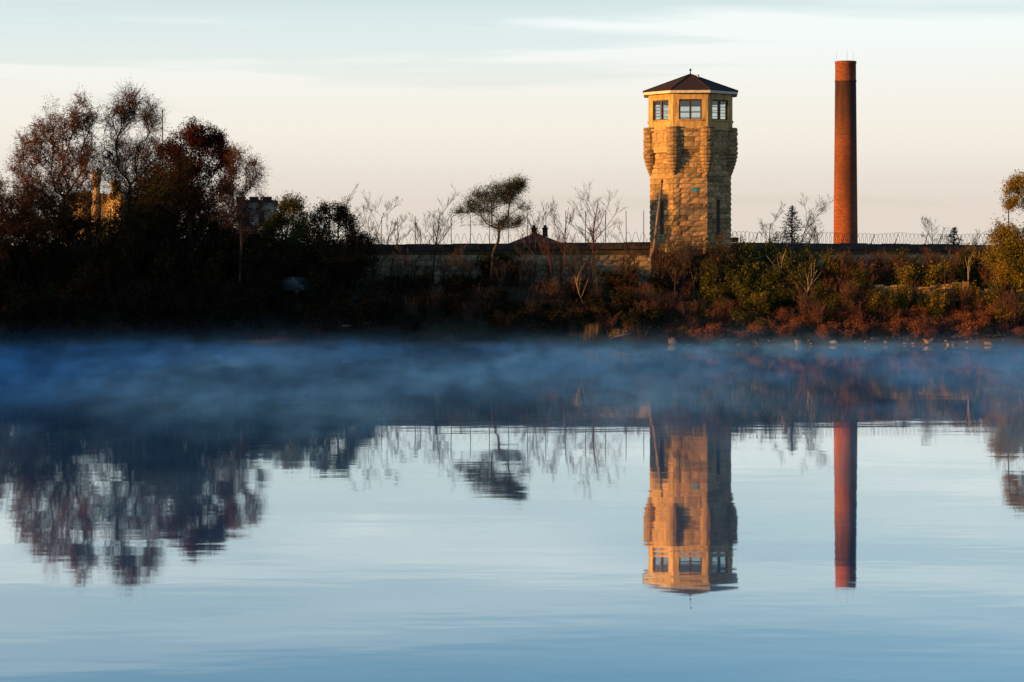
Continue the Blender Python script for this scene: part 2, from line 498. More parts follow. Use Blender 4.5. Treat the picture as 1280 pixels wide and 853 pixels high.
# ------------------------------------------------------------------ guard tower
tower = thing('guard_tower', (TX, TY, 3.6), 'octagonal limestone prison guard tower with glazed lookout and dark pyramid roof', 'tower', rz=TROT)
ZB = 3.6
def zl(z): return z - ZB
T8 = math.tan(math.pi / 8)
def face_frame(k):
    a = -math.pi / 2 + k * math.pi / 4
    n = Vector((math.cos(a), math.sin(a), 0)); u = Vector((-n.y, n.x, 0))
    return n, u
AP = 3.34
core = MB(); core.lathe([((AP - .12) / math.cos(math.pi / 8), zl(2.6)), ((AP - .12) / math.cos(math.pi / 8), zl(15.8))], 8, ph=math.pi / 8)
shaft = core.build('shaft', mortar, tower)
slit = {7: (0.0, 8.45, 11.15), 1: (-0.10, 8.35, 11.3), 3: (0, 8.4, 11.2), 5: (0, 8.4, 11.2)}
for k in range(8):
    n, u = face_frame(k)
    half = AP * T8
    O = n * AP - u * half
    holes = []
    if k in slit:
        c, za, zb = slit[k]
        holes.append((half + c - .21, half + c + .21, zl(za), zl(zb)))
        s = MB(); Mf = Matrix((u, -n, Vector((0, 0, 1)))).transposed().to_4x4()
        s.box(c - .21, c + .21, -(AP - .115), -(AP - .16), zl(za), zl(zb), M=Mf)
        w = s.build('slit_window', frame_mat, tower)
        s = MB(); s.box(c - .42, c + .42, -(AP + .045), -(AP - .11), zl(zb), zl(zb) + .2, M=Mf)
        s.build('lintel', limestone, w)
        s = MB(); s.box(c - .36, c + .36, -(AP + .06), -(AP - .11), zl(za) - .14, zl(za), M=Mf)
        s.build('sill', limestone, w)
        holes.append((half + c - .42, half + c + .42, zl(zb), zl(zb) + .2)); holes.append((half + c - .36, half + c + .36, zl(za) - .14, zl(za)))
    rows = lay_rows(2 * half, zl(3.4), zl(15.3), 0.43, 0.6, 1.2, holes)
    if k in (0, 1, 7):
        place_stones(rows, O, u, n, STONES['limestone'], shaft, .12)
    else:
        join_stones(rows, O, u, n, STONES['limestone'], limestone_joined, 'more_stones', shaft)
# blue splash of paint on the front face
n, u = face_frame(0)
pts = []
for i in range(14):
    a = 2 * math.pi * i / 14; r = random.uniform(0.7, 1.15)
    pts.append((0.38 + 0.30 * r * math.cos(a) , 0.22 * r * math.sin(a)))
s = MB()
vs = [n * (AP + .085) + u * p[0] + Vector((0, 0, zl(12.1) + p[1])) for p in pts]; vb = [v - n * .06 for v in vs]
m_ = len(vs)
s.add(vs + vb, [tuple(range(m_)), tuple(reversed(range(m_, 2 * m_)))] + [(i, i + m_, (i + 1) % m_ + m_, (i + 1) % m_) for i in range(m_)])
s.build('blue_patch', blue_paint, tower)['label'] = 'small blue splash on the front face'

# parapet: projecting panels between corner turrets
PA = 3.60
for k in range(8):
    n, u = face_frame(k)
    Mf = Matrix((u, -n, Vector((0, 0, 1)))).transposed().to_4x4()
    s = MB()
    s.box(-1.10, 1.10, -(PA - .08), -(AP - .3), zl(15.62), zl(17.12), M=Mf)
    s.box(-1.05, 1.05, -(PA - .02), -(AP - .2), zl(15.42), zl(15.62), M=Mf)
    s.box(-1.00, 1.00, -(AP + .13), -(AP - .15), zl(15.2), zl(15.42), M=Mf)
    pn = s.build('parapet_panel', limestone, tower)
    rows = lay_rows(2.2, zl(15.63), zl(17.0), 0.45, 0.5, 0.95)
    place_stones(rows, n * PA - u * 1.1, u, n, STONES['limestone'], pn, 0.07) if k in (0, 1, 7) else join_stones(rows, n * PA - u * 1.1, u, n, STONES['limestone'], limestone_joined, 'more_stones', pn, 0.07)
    s = MB(); s.box(-1.12, 1.12, -(PA + .07), -(AP - .1), zl(17.0), zl(17.15), M=Mf)
    s.build('cap_stone', limestone, pn)
TR = 3.53
def turret_mesh(seed):
    random.seed(seed)
    s = MB()
    z = 13.35
    steps = [(0.18, .22), (0.28, .27), (0.37, .28), (0.46, .28), (0.54, .28), (0.60, .30)]
    for r, h in steps:
        s.lathe([(r * .84, zl(z)), (r * 1.02, zl(z) + .06), (r * 1.05, zl(z) + h * .55), (r, zl(z) + h - .02)], 14, jit=.05); z += h
    while z < 17.2:
        h = min(random.uniform(.3, .42), 17.3 - z)
        s.lathe([(.55, zl(z)), (.625, zl(z) + .05), (.645, zl(z) + h * .5), (.625, zl(z) + h - .05), (.55, zl(z) + h)], 14, jit=.06); z += h
    return mesh_py('corner_turret', s.v, s.f, limestone_joined)
tms = [turret_mesh(40 + i) for i in range(4)]
random.seed(5)
for k in range(8):
    a = -math.pi / 2 + math.pi / 8 + k * math.pi / 4
    o = link('corner_turret', tms[k % 4], tower)
    o.location = (TR * math.cos(a), TR * math.sin(a), 0); o.rotation_euler = (0, 0, a + k)

# lookout cabin: eight walls with window openings
CA, CI, ZC0, ZC1 = 3.47, 3.22, 17.1, 20.0
WU, WZ0, WZ1 = 0.93, 17.86, 19.52
def glass_mat():
    m = bpy.data.materials.new('old_window_glass'); m.use_nodes = True
    N = m.node_tree.nodes; L = m.node_tree.links; N.clear()
    out = N.new('ShaderNodeOutputMaterial'); tr = N.new('ShaderNodeBsdfTransparent'); gl = N.new('ShaderNodeBsdfGlossy'); mx = N.new('ShaderNodeMixShader')
    tr.inputs['Color'].default_value = (0.86, 0.9, 0.9, 1); gl.inputs['Roughness'].default_value = 0.05
    mx.inputs[0].default_value = 0.07
    L.new(tr.outputs[0], mx.inputs[1]); L.new(gl.outputs[0], mx.inputs[2]); L.new(mx.outputs[0], out.inputs['Surface'])
    return m
glass = glass_mat()
for k in range(8):
    n, u = face_frame(k)
    ho, hi = CA * T8, CI * T8
    def P(uu, a, z): return n * a + u * uu + Vector((0, 0, zl(z)))
    vs = []
    for a, h in ((CA, ho), (CI, hi)):
        vs += [P(-h, a, ZC0), P(h, a, ZC0), P(h, a, ZC1), P(-h, a, ZC1), P(-WU, a, WZ0), P(WU, a, WZ0), P(WU, a, WZ1), P(-WU, a, WZ1)]
    fs = []
    for i in range(4):
        j = (i + 1) % 4
        fs += [(i, j, 4 + j, 4 + i), (8 + j, 8 + i, 12 + i, 12 + j), (4 + i, 4 + j, 12 + j, 12 + i), (j, i, 8 + i, 8 + j)]
    cw = link('cabin_wall', mesh_py('cabin_wall', vs, fs, stucco), tower)
    Mf = Matrix((u, -n, Vector((0, 0, 1)))).transposed().to_4x4()
    s = MB()
    y0, y1 = -(CA - .09), -(CA - .19)
    s.box(-WU + .002, -WU + .09, y0, y1, zl(WZ0), zl(WZ1), M=Mf).box(WU - .09, WU - .002, y0, y1, zl(WZ0), zl(WZ1), M=Mf)
    s.box(-WU + .09, WU - .09, y0, y1, zl(WZ1) - .1, zl(WZ1) - .002, M=Mf).box(-WU + .09, WU - .09, y0, y1, zl(WZ0) + .002, zl(WZ0) + .09, M=Mf)
    s.box(-.085, .085, y0 - .02, y1 + .0, zl(WZ0) + .09, zl(WZ1) - .1, M=Mf)
    fr = s.build('window', frame_mat, tower)
    zz = [WZ0 + .09, WZ0 + .58, WZ0 + 1.08, WZ1 - .1]
    for sx in (-1, 1):
        for i in (1, 2):
            b = MB(); lo, hi_ = sorted((sx * .085, sx * (WU - .09)))
            b.box(lo, hi_, y0 + .02, y1 - .02, zl(zz[i]) - .025, zl(zz[i]) + .025, M=Mf)
            b.build('glazing_bar', frame_mat, fr)
        for i in range(3):
            lo, hi_ = sorted((sx * .085, sx * (WU - .09)))
            b = MB(); b.box(lo, hi_, y0 + .045, y0 + .055, zl(zz[i]) + .02, zl(zz[i + 1]) - .02, M=Mf)
            b.build('pane', glass, fr)
    b = MB(); b.box(-WU - .08, WU + .08, -(CA + .09), -(CA - .08), zl(WZ0) - .1, zl(WZ0) - .003, M=Mf)
    b.build('window_sill', stucco, cw)
s = MB(); s.lathe([(CI / math.cos(math.pi / 8) - .01, zl(17.05)), (CI / math.cos(math.pi / 8) - .01, zl(17.18))], 8, ph=math.pi / 8)
s.build('cabin_floor', mortar, tower)
s = MB(); c8 = 1 / math.cos(math.pi / 8)
s.lathe([(CI * c8, zl(19.9)), (CI * c8, zl(19.98))], 8, ph=math.pi / 8)
s.build('cabin_ceiling', stucco, tower)
RA = 3.88
s = MB(); s.lathe([((RA - .12) * c8, zl(20.005)), (RA * c8, zl(20.01)), (RA * c8, zl(20.22)), ((RA - .12) * c8, zl(20.24))], 8, ph=math.pi / 8)
s.build('fascia', fascia_mat, tower)
s = MB(); prof_ = [((RA + .05) * c8, zl(20.243))]
for i in range(13):
    f0, f1 = i / 13, (i + 1) / 13
    prof_ += [((RA + .05) * c8 * (1 - f0) + .03, zl(20.285 + 1.55 * f0)), ((RA + .05) * c8 * (1 - f1) + .06, zl(20.275 + 1.55 * f1 - .012))]
s.lathe(prof_ + [(.03, zl(21.86))], 8, ph=math.pi / 8)
roof = s.build('roof', roof_mat, tower)
for k in range(8):
    a = math.pi / 8 + k * math.pi / 4
    s = MB(); e = Vector(((RA + .03) * c8 * math.cos(a), (RA + .03) * c8 * math.sin(a), zl(20.31))); s.tube(e, (0, 0, zl(21.86)), .045, .04, 6)
    s.build('hip_cap', roof_mat, roof)
s = MB(); s.lathe([(.09, zl(21.82)), (.05, zl(21.92)), (.03, zl(22.02)), (.03, zl(22.08)), (.09, zl(22.13)), (.10, zl(22.19)), (.06, zl(22.26)), (.02, zl(22.34))], 10)
s.build('finial', roof_mat, roof)
s = MB(); vx = Vector((.62, -.62, zl(21.42))); s.lathe([(.07, vx.z), (.07, vx.z + .22), (.13, vx.z + .24), (.13, vx.z + .30), (.02, vx.z + .36)], 8, c=(vx.x, vx.y))
s.build('vent_cap', white_paint, roof)

# ------------------------------------------------------------------ brick chimney
def brick_mat():
    m = bpy.data.materials.new('chimney_brick'); m.use_nodes = True
    N = m.node_tree.nodes; L = m.node_tree.links; b = N['Principled BSDF']; b.inputs['Roughness'].default_value = .9; b.inputs['Specular IOR Level'].default_value = .2
    uv = N.new('ShaderNodeUVMap'); uv.uv_map = 'UVMap'
    br = N.new('ShaderNodeTexBrick'); br.inputs['Scale'].default_value = 1.0
    br.inputs['Brick Width'].default_value = .36; br.inputs['Row Height'].default_value = .13; br.inputs['Mortar Size'].default_value = .016
    br.inputs['Color1'].default_value = (.34, .095, .034, 1); br.inputs['Color2'].default_value = (.19, .048, .022, 1); br.inputs['Mortar'].default_value = (.12, .06, .038, 1)
    L.new(uv.outputs[0], br.inputs['Vector'])
    ns = N.new('ShaderNodeTexNoise'); ns.inputs['Scale'].default_value = .8; ns.inputs['Detail'].default_value = 6
    mp = N.new('ShaderNodeMapping'); mp.inputs['Scale'].default_value = (1.6, .22, 1); L.new(uv.outputs[0], mp.inputs['Vector']); L.new(mp.outputs[0], ns.inputs['Vector'])
    # soot: heaviest in a long streaky patch under the cap, with a shape of its own
    sp = N.new('ShaderNodeSeparateXYZ'); L.new(uv.outputs[0], sp.inputs[0])
    cr = N.new('ShaderNodeValToRGB'); cr.color_ramp.interpolation = 'EASE'
    e = cr.color_ramp.elements; e[0].position = .0; e[0].color = (0, 0, 0, 1); e[1].position = 1.0; e[1].color = (.1, .1, .1, 1)
    for p, v in ((.35, .08), (.50, .42), (.62, .35), (.80, .80), (.905, .95), (.915, .25)):
        q = e.new(p); q.color = (v, v, v, 1)
    dv = N.new('ShaderNodeMath'); dv.operation = 'DIVIDE'; dv.inputs[1].default_value = 21.5; L.new(sp.outputs['Y'], dv.inputs[0]); L.new(dv.outputs[0], cr.inputs[0])
    mm = N.new('ShaderNodeMath'); mm.operation = 'MULTIPLY_ADD'; L.new(ns.outputs['Fac'], mm.inputs[0]); mm.inputs[1].default_value = 1.3; mm.inputs[2].default_value = -.60
    ad = N.new('ShaderNodeMath'); ad.operation = 'ADD'; ad.use_clamp = True; L.new(cr.outputs[0], ad.inputs[0]); L.new(mm.outputs[0], ad.inputs[1])
    mx = N.new('ShaderNodeMix'); mx.data_type = 'RGBA'; L.new(ad.outputs[0], mx.inputs[0]); L.new(br.outputs['Color'], mx.inputs[6]); mx.inputs[7].default_value = (.045, .022, .016, 1)
    L.new(mx.outputs[2], b.inputs['Base Color'])
    bp = N.new('ShaderNodeBump'); bp.inputs['Distance'].default_value = .012; L.new(br.outputs['Fac'], bp.inputs['Height']); bp.invert = True; L.new(bp.outputs[0], b.inputs['Normal'])
    return m
CHD = 188.0; CHX = wx(1057, CHD)
chim = thing('brick_chimney', (CHX, CHD, 3.5), 'tall round red brick chimney standing behind the wall', 'chimney')
bmat = brick_mat()
def chimney_part(name, prof, n=48):
    s = MB(); s.lathe(prof, n)
    me = mesh_py(name, s.v, s.f, bmat, smooth=False)
    uvl = me.uv_layers.new(name='UVMap')
    for p in me.polygons:
        ang = [math.atan2(me.vertices[v].co.y, me.vertices[v].co.x) for v in p.vertices]
        if max(ang) - min(ang) > 3: ang = [a + 2 * math.pi if a < 0 else a for a in ang]
        for li, a, v in zip(p.loop_indices, ang, p.vertices):
            uvl.data[li].uv = (a * 1.08, me.vertices[v].co.z)
        p.use_smooth = len(p.vertices) == 4
    return link(name, me, chim)
ztop = wz(77, CHD) - 3.5
chimney_part('shaft', [(1.165, -.5), (1.13, 4.5), (1.06, 12), (0.995, ztop - 2.0)])
chimney_part('cap', [(0.99, ztop - 2.0), (1.02, ztop - 1.97), (1.02, ztop - 1.8), (.985, ztop - 1.75), (.98, ztop - .25), (1.015, ztop - .22), (1.015, ztop), (.72, ztop), (.72, ztop - 1.5)])
for i in range(3):
    a = i * 2.1 + .5; s = MB(); s.tube((.9 * math.cos(a), .9 * math.sin(a), ztop - .1), (.9 * math.cos(a), .9 * math.sin(a), ztop + 1.0), .012, .008, 5); s.build('lightning_rod', iron, chim)

# ------------------------------------------------------------------ wire and posts on the walls
def razor_coil(wall, u0, u1, rad, pitch, lift, label):
    root, ux, nrm, L_, zt = wall
    n = int((u1 - u0) / pitch * 18)
    t = np.arange(n)
    ang = t * 2 * np.pi / 18
    u = u0 + t / 18 * pitch
    jr = rad * (1 + .08 * np.sin(u * 1.7) + .05 * np.sin(u * 4.1))
    C = np.stack([u * ux.x + root.location.x - nrm.x * (.4 + jr * np.cos(ang)), u * ux.y + root.location.y - nrm.y * (.4 + jr * np.cos(ang)),
                  np.array([zt(a) for a in u]) + root.location.z + lift + rad + jr * np.sin(ang) + .05 * np.sin(u * .9)], -1)
    o = link('razor_wire_coil', mesh_quads('razor_wire_coil', *tube_arrays(C, np.full(n, .016), 3), wire_mat))
    return tag(o, label, 'razor wire', 'coils of wire on the prison walls')

def tube_arrays(P, r, k):
    P = np.asarray(P, float); n = len(P)
    T = np.gradient(P, axis=0); T /= np.linalg.norm(T, axis=1, keepdims=True) + 1e-9
    ref = np.array([0.31, 0.17, 0.93]) if abs(T[:, 2]).mean() < .8 else np.array([.97, .2, .1])
    U = np.cross(T, ref); U /= np.linalg.norm(U, axis=1, keepdims=True) + 1e-9
    W = np.cross(T, U)
    a = np.arange(k) * 2 * np.pi / k
    V = P[:, None, :] + r[:, None, None] * (np.cos(a)[None, :, None] * U[:, None, :] + np.sin(a)[None, :, None] * W[:, None, :])
    i = np.arange(n - 1)[:, None] * k; j = np.arange(k)[None, :]; j2 = (j + 1) % k
    Q = np.stack([i + j, i + j2, i + k + j2, i + k + j], -1).reshape(-1, 4)
    return V.reshape(-1, 3), Q
razor_coil(wallL, 30.5, wallL[3] - .6, .40, .62, 0.0, 'thin coil of razor wire along the wall left of the tower')
razor_coil(wallR, .5, 28, .44, .36, 0.0, 'dense coil of razor wire along the wall below the chimney')
rootL, uxL, nL, LL, ztL = wallL
u = 30.8
post0 = None
for px in (476, 497, 519, 542, 564, 588, 612, 636, 660, 683, 708, 733, 758, 784.5, 806.5):
    u_ = wx(px, 164.2) - rootL.location.x
    if u_ > LL - .3: u_ = LL - .3
    h = 2.3 + .4 * (px - 476) / 330 + random.uniform(-.12, .12)
    p = uxL * u_ - nL * .95
    s = MB()
    s.tube((0, 0, -.9), (random.uniform(-.04, .04), 0, h), .032, .026, 6).box(-.07, .07, -.05, .06, -.55, -.45).box(-.07, .07, -.05, .06, -.15, -.05)
    o = s.build('fence_post', iron)
    o.location = (rootL.location.x + p.x, rootL.location.y + p.y, rootL.location.z + ztL(u_))
    tag(o, 'thin iron post standing on top of the wall left of the tower', 'post', 'thin posts on the left wall')
rootR, uxR, nR, LR, ztR = wallR
for i, px in enumerate((940, 975, 1010, 1052, 1090, 1121, 1160, 1205)):
    u_ = (wx(px, 168) - rootR.location.x) / uxR.x
    p = uxR * u_ - nR * .3
    s = MB(); s.tube((0, 0, -.1), (.30, 0, .82), .03, .026, 6).box(-.09, .09, -.07, .07, -.03, .03)
    o = s.build('wire_bracket', iron)
    o.location = (rootR.location.x + p.x, rootR.location.y + p.y, rootR.location.z + ztR(u_))
    tag(o, 'short leaning iron bracket holding the wire coil on the right wall', 'bracket', 'leaning wire brackets on the right wall')
# small dark housing on the wall beside the tower
s = MB(); s.box(-.3, .3, -.2, .2, 0, .34).box(-.34, .34, -.24, .24, .34, .42).tube((-.2, -.2, .17), (-.2, -.3, .17), .09, .1, 8)
o = s.build('lamp_housing', iron); u_ = .9; p = uxR * u_ - nR * .3
o.location = (rootR.location.x + p.x, rootR.location.y + p.y, rootR.location.z + ztR(u_) - .02)
tag(o, 'small dark metal lamp housing on the wall beside the tower', 'lamp')

# leaning timber pole before the tower
PD = 160.5
pt, pb = Vector((wx(827.3, PD), PD, wz(229, PD))), Vector((wx(814.5, PD), PD, wz(336, PD)))
dirp = (pt - pb).normalized()
base = pb - dirp * ((pb.z - gz(pb.x, PD) + .4) / dirp.z)
pl = thing('leaning_pole', tuple(base), 'weathered wooden pole leaning against the sky in front of the tower', 'pole')
def rel(p): return Vector(p) - base
s = MB(); s.tube(rel(base), rel(pb), .17, .16, 10).tube(rel(pb), rel(pt), .16, .095, 10); s.build('shaft', pole_mat, pl)
s = MB(); s.tube(rel(pt), rel(pt + dirp * .28), .105, .09, 10); s.build('cap', iron, pl)
s = MB(); q = pb + dirp * 5.6; s.tube(rel(q) + Vector((-.2, -.12, 0)), rel(q) + Vector((.2, -.12, 0)), .03, .03, 6); s.build('step_bolt', iron, pl)

# ------------------------------------------------------------------ buildings behind
def crenel(s, x0, x1, y0, y1, z, w=.7, h=.5, mi=0):
    x = x0
    while x < x1 - w * .6:
        s.box(x, min(x + w, x1), y0, y1, z, z + h, mi); x += w * 1.6
BD = 178.0
bld = thing('block_tower', (wx(318, BD), BD, 3.8), 'square pale grey masonry tower with dark battlements, right of the tall autumn trees', 'building')
hw = (336 - 296) / 2 / F * BD; zt_ = wz(250, BD) - 3.8
s = MB(); s.box(-hw, hw, 0, 4, -.5, zt_ - .9); s.build('wall', pale_block, bld)
s = MB(); s.box(-hw - .12, hw + .12, -.12, 4.12, zt_ - .9, zt_ - .25); s.build('cornice', pale_block, bld)
s = MB(); s.box(-hw - .18, hw + .18, -.18, 4.18, zt_ - .25, zt_); crenel(s, -hw - .18, hw + .18, -.178, .3, zt_, .75, .28); s.build('battlement', coping_mat, bld)
for i in range(2):
    for j in range(2):
        s = MB(); s.box(-.9 + i * 1.3, -.4 + i * 1.3, -.03, .02, 3 + j * 2.4, 4.3 + j * 2.4); s.build('window', frame_mat, bld)

PD2 = 215.0
cell = thing('prison_cellhouse', (wx(128, PD2), PD2, 3.6), 'sunlit limestone cellhouse with turrets glimpsed through the bare tree branches', 'building', rz=R(-32))
def cx(px): return wx(px, PD2) - wx(128, PD2)
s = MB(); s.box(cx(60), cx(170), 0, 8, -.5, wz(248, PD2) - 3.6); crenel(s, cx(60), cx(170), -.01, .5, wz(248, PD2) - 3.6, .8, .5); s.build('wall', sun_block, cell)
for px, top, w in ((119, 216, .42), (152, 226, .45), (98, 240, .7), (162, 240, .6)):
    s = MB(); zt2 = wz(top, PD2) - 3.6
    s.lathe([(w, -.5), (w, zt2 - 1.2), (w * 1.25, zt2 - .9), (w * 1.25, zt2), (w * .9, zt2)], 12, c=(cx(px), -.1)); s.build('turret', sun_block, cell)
for i in range(7):
    s = MB(); x = cx(72) + i * 1.2; s.box(x, x + .45, -.04, .02, 5.2, 7.8); s.build('window', frame_mat, cell)
mast = MB(); mast.tube((0, 0, 0), (0, 0, wz(141, 205) - 3.8), .07, .05, 8).lathe([(.09, wz(141, 205) - 3.8), (.1, wz(141, 205) - 3.6)], 8)
o = mast.build('mast', iron); o.location = (wx(203, 205), 205, 3.8); tag(o, 'thin dark mast rising behind the tops of the autumn trees', 'mast')

HD = 184.0
hs = thing('low_house', (wx(675, HD), HD, 3.9), 'low house with dull red hipped roof just showing over the wall', 'house')
def hx(px): return wx(px, HD) - wx(675, HD)
ze, zr = wz(306, HD) - 3.9, wz(292, HD) - 3.9
s = MB(); s.box(hx(636), hx(704), 0.4, 6, -.3, ze - .02); s.build('wall', pale_block, hs)
s = MB(); a, b = hx(632), hx(708)
s.add([(a, 0, ze), (b, 0, ze), (b, 6.4, ze), (a, 6.4, ze), (a + 2.6, 3.2, zr), (b - 2.6, 3.2, zr)], [(0, 1, 5, 4), (1, 2, 5), (2, 3, 4, 5), (3, 0, 4), (3, 2, 1, 0)])
rf = s.build('roof', red_roof, hs)
for px in (668, 682):
    s = MB(); s.box(hx(px) - .24, hx(px) + .24, 2.9, 3.4, zr - .3, zr + .42).box(hx(px) - .31, hx(px) + .31, 2.83, 3.47, zr + .42, zr + .55).lathe([(.17, zr + .55), (.14, zr + .8)], 8, c=(hx(px), 3.15)); s.build('chimney', red_roof, rf)

# pale street light behind the left wall
lp = thing('street_lamp', (wx(411.5, 171), 171, 4.1), 'pale lamp post with flat head among the dark trees', 'street lamp')
zz = wz(256, 171) - 4.1
s = MB(); s.tube((0, 0, -.3), (0, 0, zz), .10, .06, 8); s.build('post', white_paint, lp)
s = MB(); s.tube((0, 0, zz - .03), (.34, 0, zz + .08), .03, .025, 6).tube((0, 0, zz - .03), (-.34, 0, zz + .08), .03, .025, 6); s.build('arm', white_paint, lp)
for sx in (-1, 1):
    s = MB(); s.box(min(sx * .3, sx * .62), max(sx * .3, sx * .62), -.14, .14, zz + .05, zz + .15); h_ = s.build('lamp_head', white_paint, lp)
    s = MB(); s.box(min(sx * .34, sx * .58), max(sx * .34, sx * .58), -.1, .1, zz + .03, zz + .05); s.build('lens', lens_mat, h_)

# blue-grey car parked in the brush
CD = 157.0
cgz = gz(wx(363, CD), CD + 1) 
car = thing('parked_car', (wx(364, CD), CD + 1.2, cgz + .02), 'blue grey car half hidden in the dark brush under the left trees', 'car', rz=R(-38))
prof = [(-2.0, .35), (-2.05, .75), (-1.3, .88), (-.75, 1.38), (.75, 1.42), (1.45, .95), (2.05, .85), (2.08, .35)]
s = MB(); W_ = .85
vs = [(x, -W_ * (1 if z < 1 else .82), z) for x, z in prof] + [(x, W_ * (1 if z < 1 else .82), z) for x, z in prof]
n8 = len(prof)
s.add(vs, [tuple(range(n8)), tuple(reversed(range(n8, 2 * n8)))] + [(i, i + n8, (i + 1) % n8 + n8, (i + 1) % n8) for i in range(n8)])
body = s.build('body', car_paint, car)
s = MB(); s.add([(-1.27, -.74, .93), (-1.27, .74, .93), (-.79, .64, 1.36), (-.79, -.64, 1.36)], [(0, 3, 2, 1)]); 
s.v = [(x - .02, y, z + .015) for x, y, z in s.v]; s.build('windscreen', glass, car)
s = MB(); s.add([(-.65, -.74, 1.02), (.7, -.74, 1.02), (.62, -.715, 1.33), (-.55, -.715, 1.33)], [(0, 1, 2, 3)]); s.v = [(x, y - .03, z) for x, y, z in s.v]; s.build('side_window', rubber, car)
for x in (-1.3, 1.3):
    for y in (-.8, .8):
        s = MB(); s.tube((0, -.1, 0), (0, .1, 0), .32, .32, 14); w = s.build('wheel', rubber, car); w.location = (x, y, .32)
        s = MB(); s.tube((0, -.11, 0), (0, .11, 0), .17, .17, 10); s.build('rim', wire_mat, w)
for y in (-.6, .6):
    s = MB(); s.tube((-2.0, y, .66), (-2.07, y, .66), .11, .1, 10); s.build('headlight', lens_mat, car)

# ------------------------------------------------------------------ vegetation: growth helpers
class Plant:
    """branches (tubes) and leaves gathered as arrays"""
    def __init__(s): s.V = []; s.Q = []; s.n = 0; s.LP = []; s.tips = []
    def tube(s, P, r, k):
        v, q = tube_arrays(P, r, k); s.V.append(v); s.Q.append(q + s.n); s.n += len(v)
    def sticks(s, A, B, r0, r1):
        """many straight three-sided twigs at once"""
        A = np.asarray(A, float); B = np.asarray(B, float); n = len(A)
        if n == 0: return
        T = B - A; T /= np.linalg.norm(T, axis=1, keepdims=True) + 1e-9
        U = np.cross(T, RNG.normal(size=(n, 3))); U /= np.linalg.norm(U, axis=1, keepdims=True) + 1e-9
        W = np.cross(T, U)
        a = np.arange(3) * 2 * np.pi / 3
        ring = np.cos(a)[None, :, None] * U[:, None, :] + np.sin(a)[None, :, None] * W[:, None, :]
        V = np.concatenate([A[:, None, :] + ring * r0, B[:, None, :] + ring * r1], 1)     # n,6,3
        j = np.arange(3); j2 = (j + 1) % 3
        q = np.stack([j, j2, 3 + j2, 3 + j], -1)
        Q = (np.arange(n) * 6)[:, None, None] + q[None]
        s.V.append(V.reshape(-1, 3)); s.Q.append(Q.reshape(-1, 4) + s.n); s.n += n * 6
    def wood(s, name, m, parent):
        return link(name, mesh_quads(name, np.concatenate(s.V), np.concatenate(s.Q), m, True), parent)

def leaf_mesh(name, C, size, m, flat=0.0, rnd=None, aspect=0.55):
    """one folded diamond per leaf"""
    n = len(C)
    D = RNG.normal(size=(n, 3)); D[:, 2] *= (1 - flat); D /= np.linalg.norm(D, axis=1, keepdims=True)
    U = np.cross(D, RNG.normal(size=(n, 3))); U /= np.linalg.norm(U, axis=1, keepdims=True) + 1e-9
    W = np.cross(D, U)
    sz = size * RNG.uniform(0.6, 1.35, (n, 1))
    V = np.stack([C - D * sz * .5, C + U * sz * aspect * .5 + W * sz * .12, C + D * sz * .5, C - U * sz * aspect * .5 + W * sz * .12], 1)
    Q = np.arange(n * 4).reshape(n, 4)
    return mesh_quads(name, V.reshape(-1, 3), Q, m, rnd=RNG.random(n) if rnd is None else rnd)

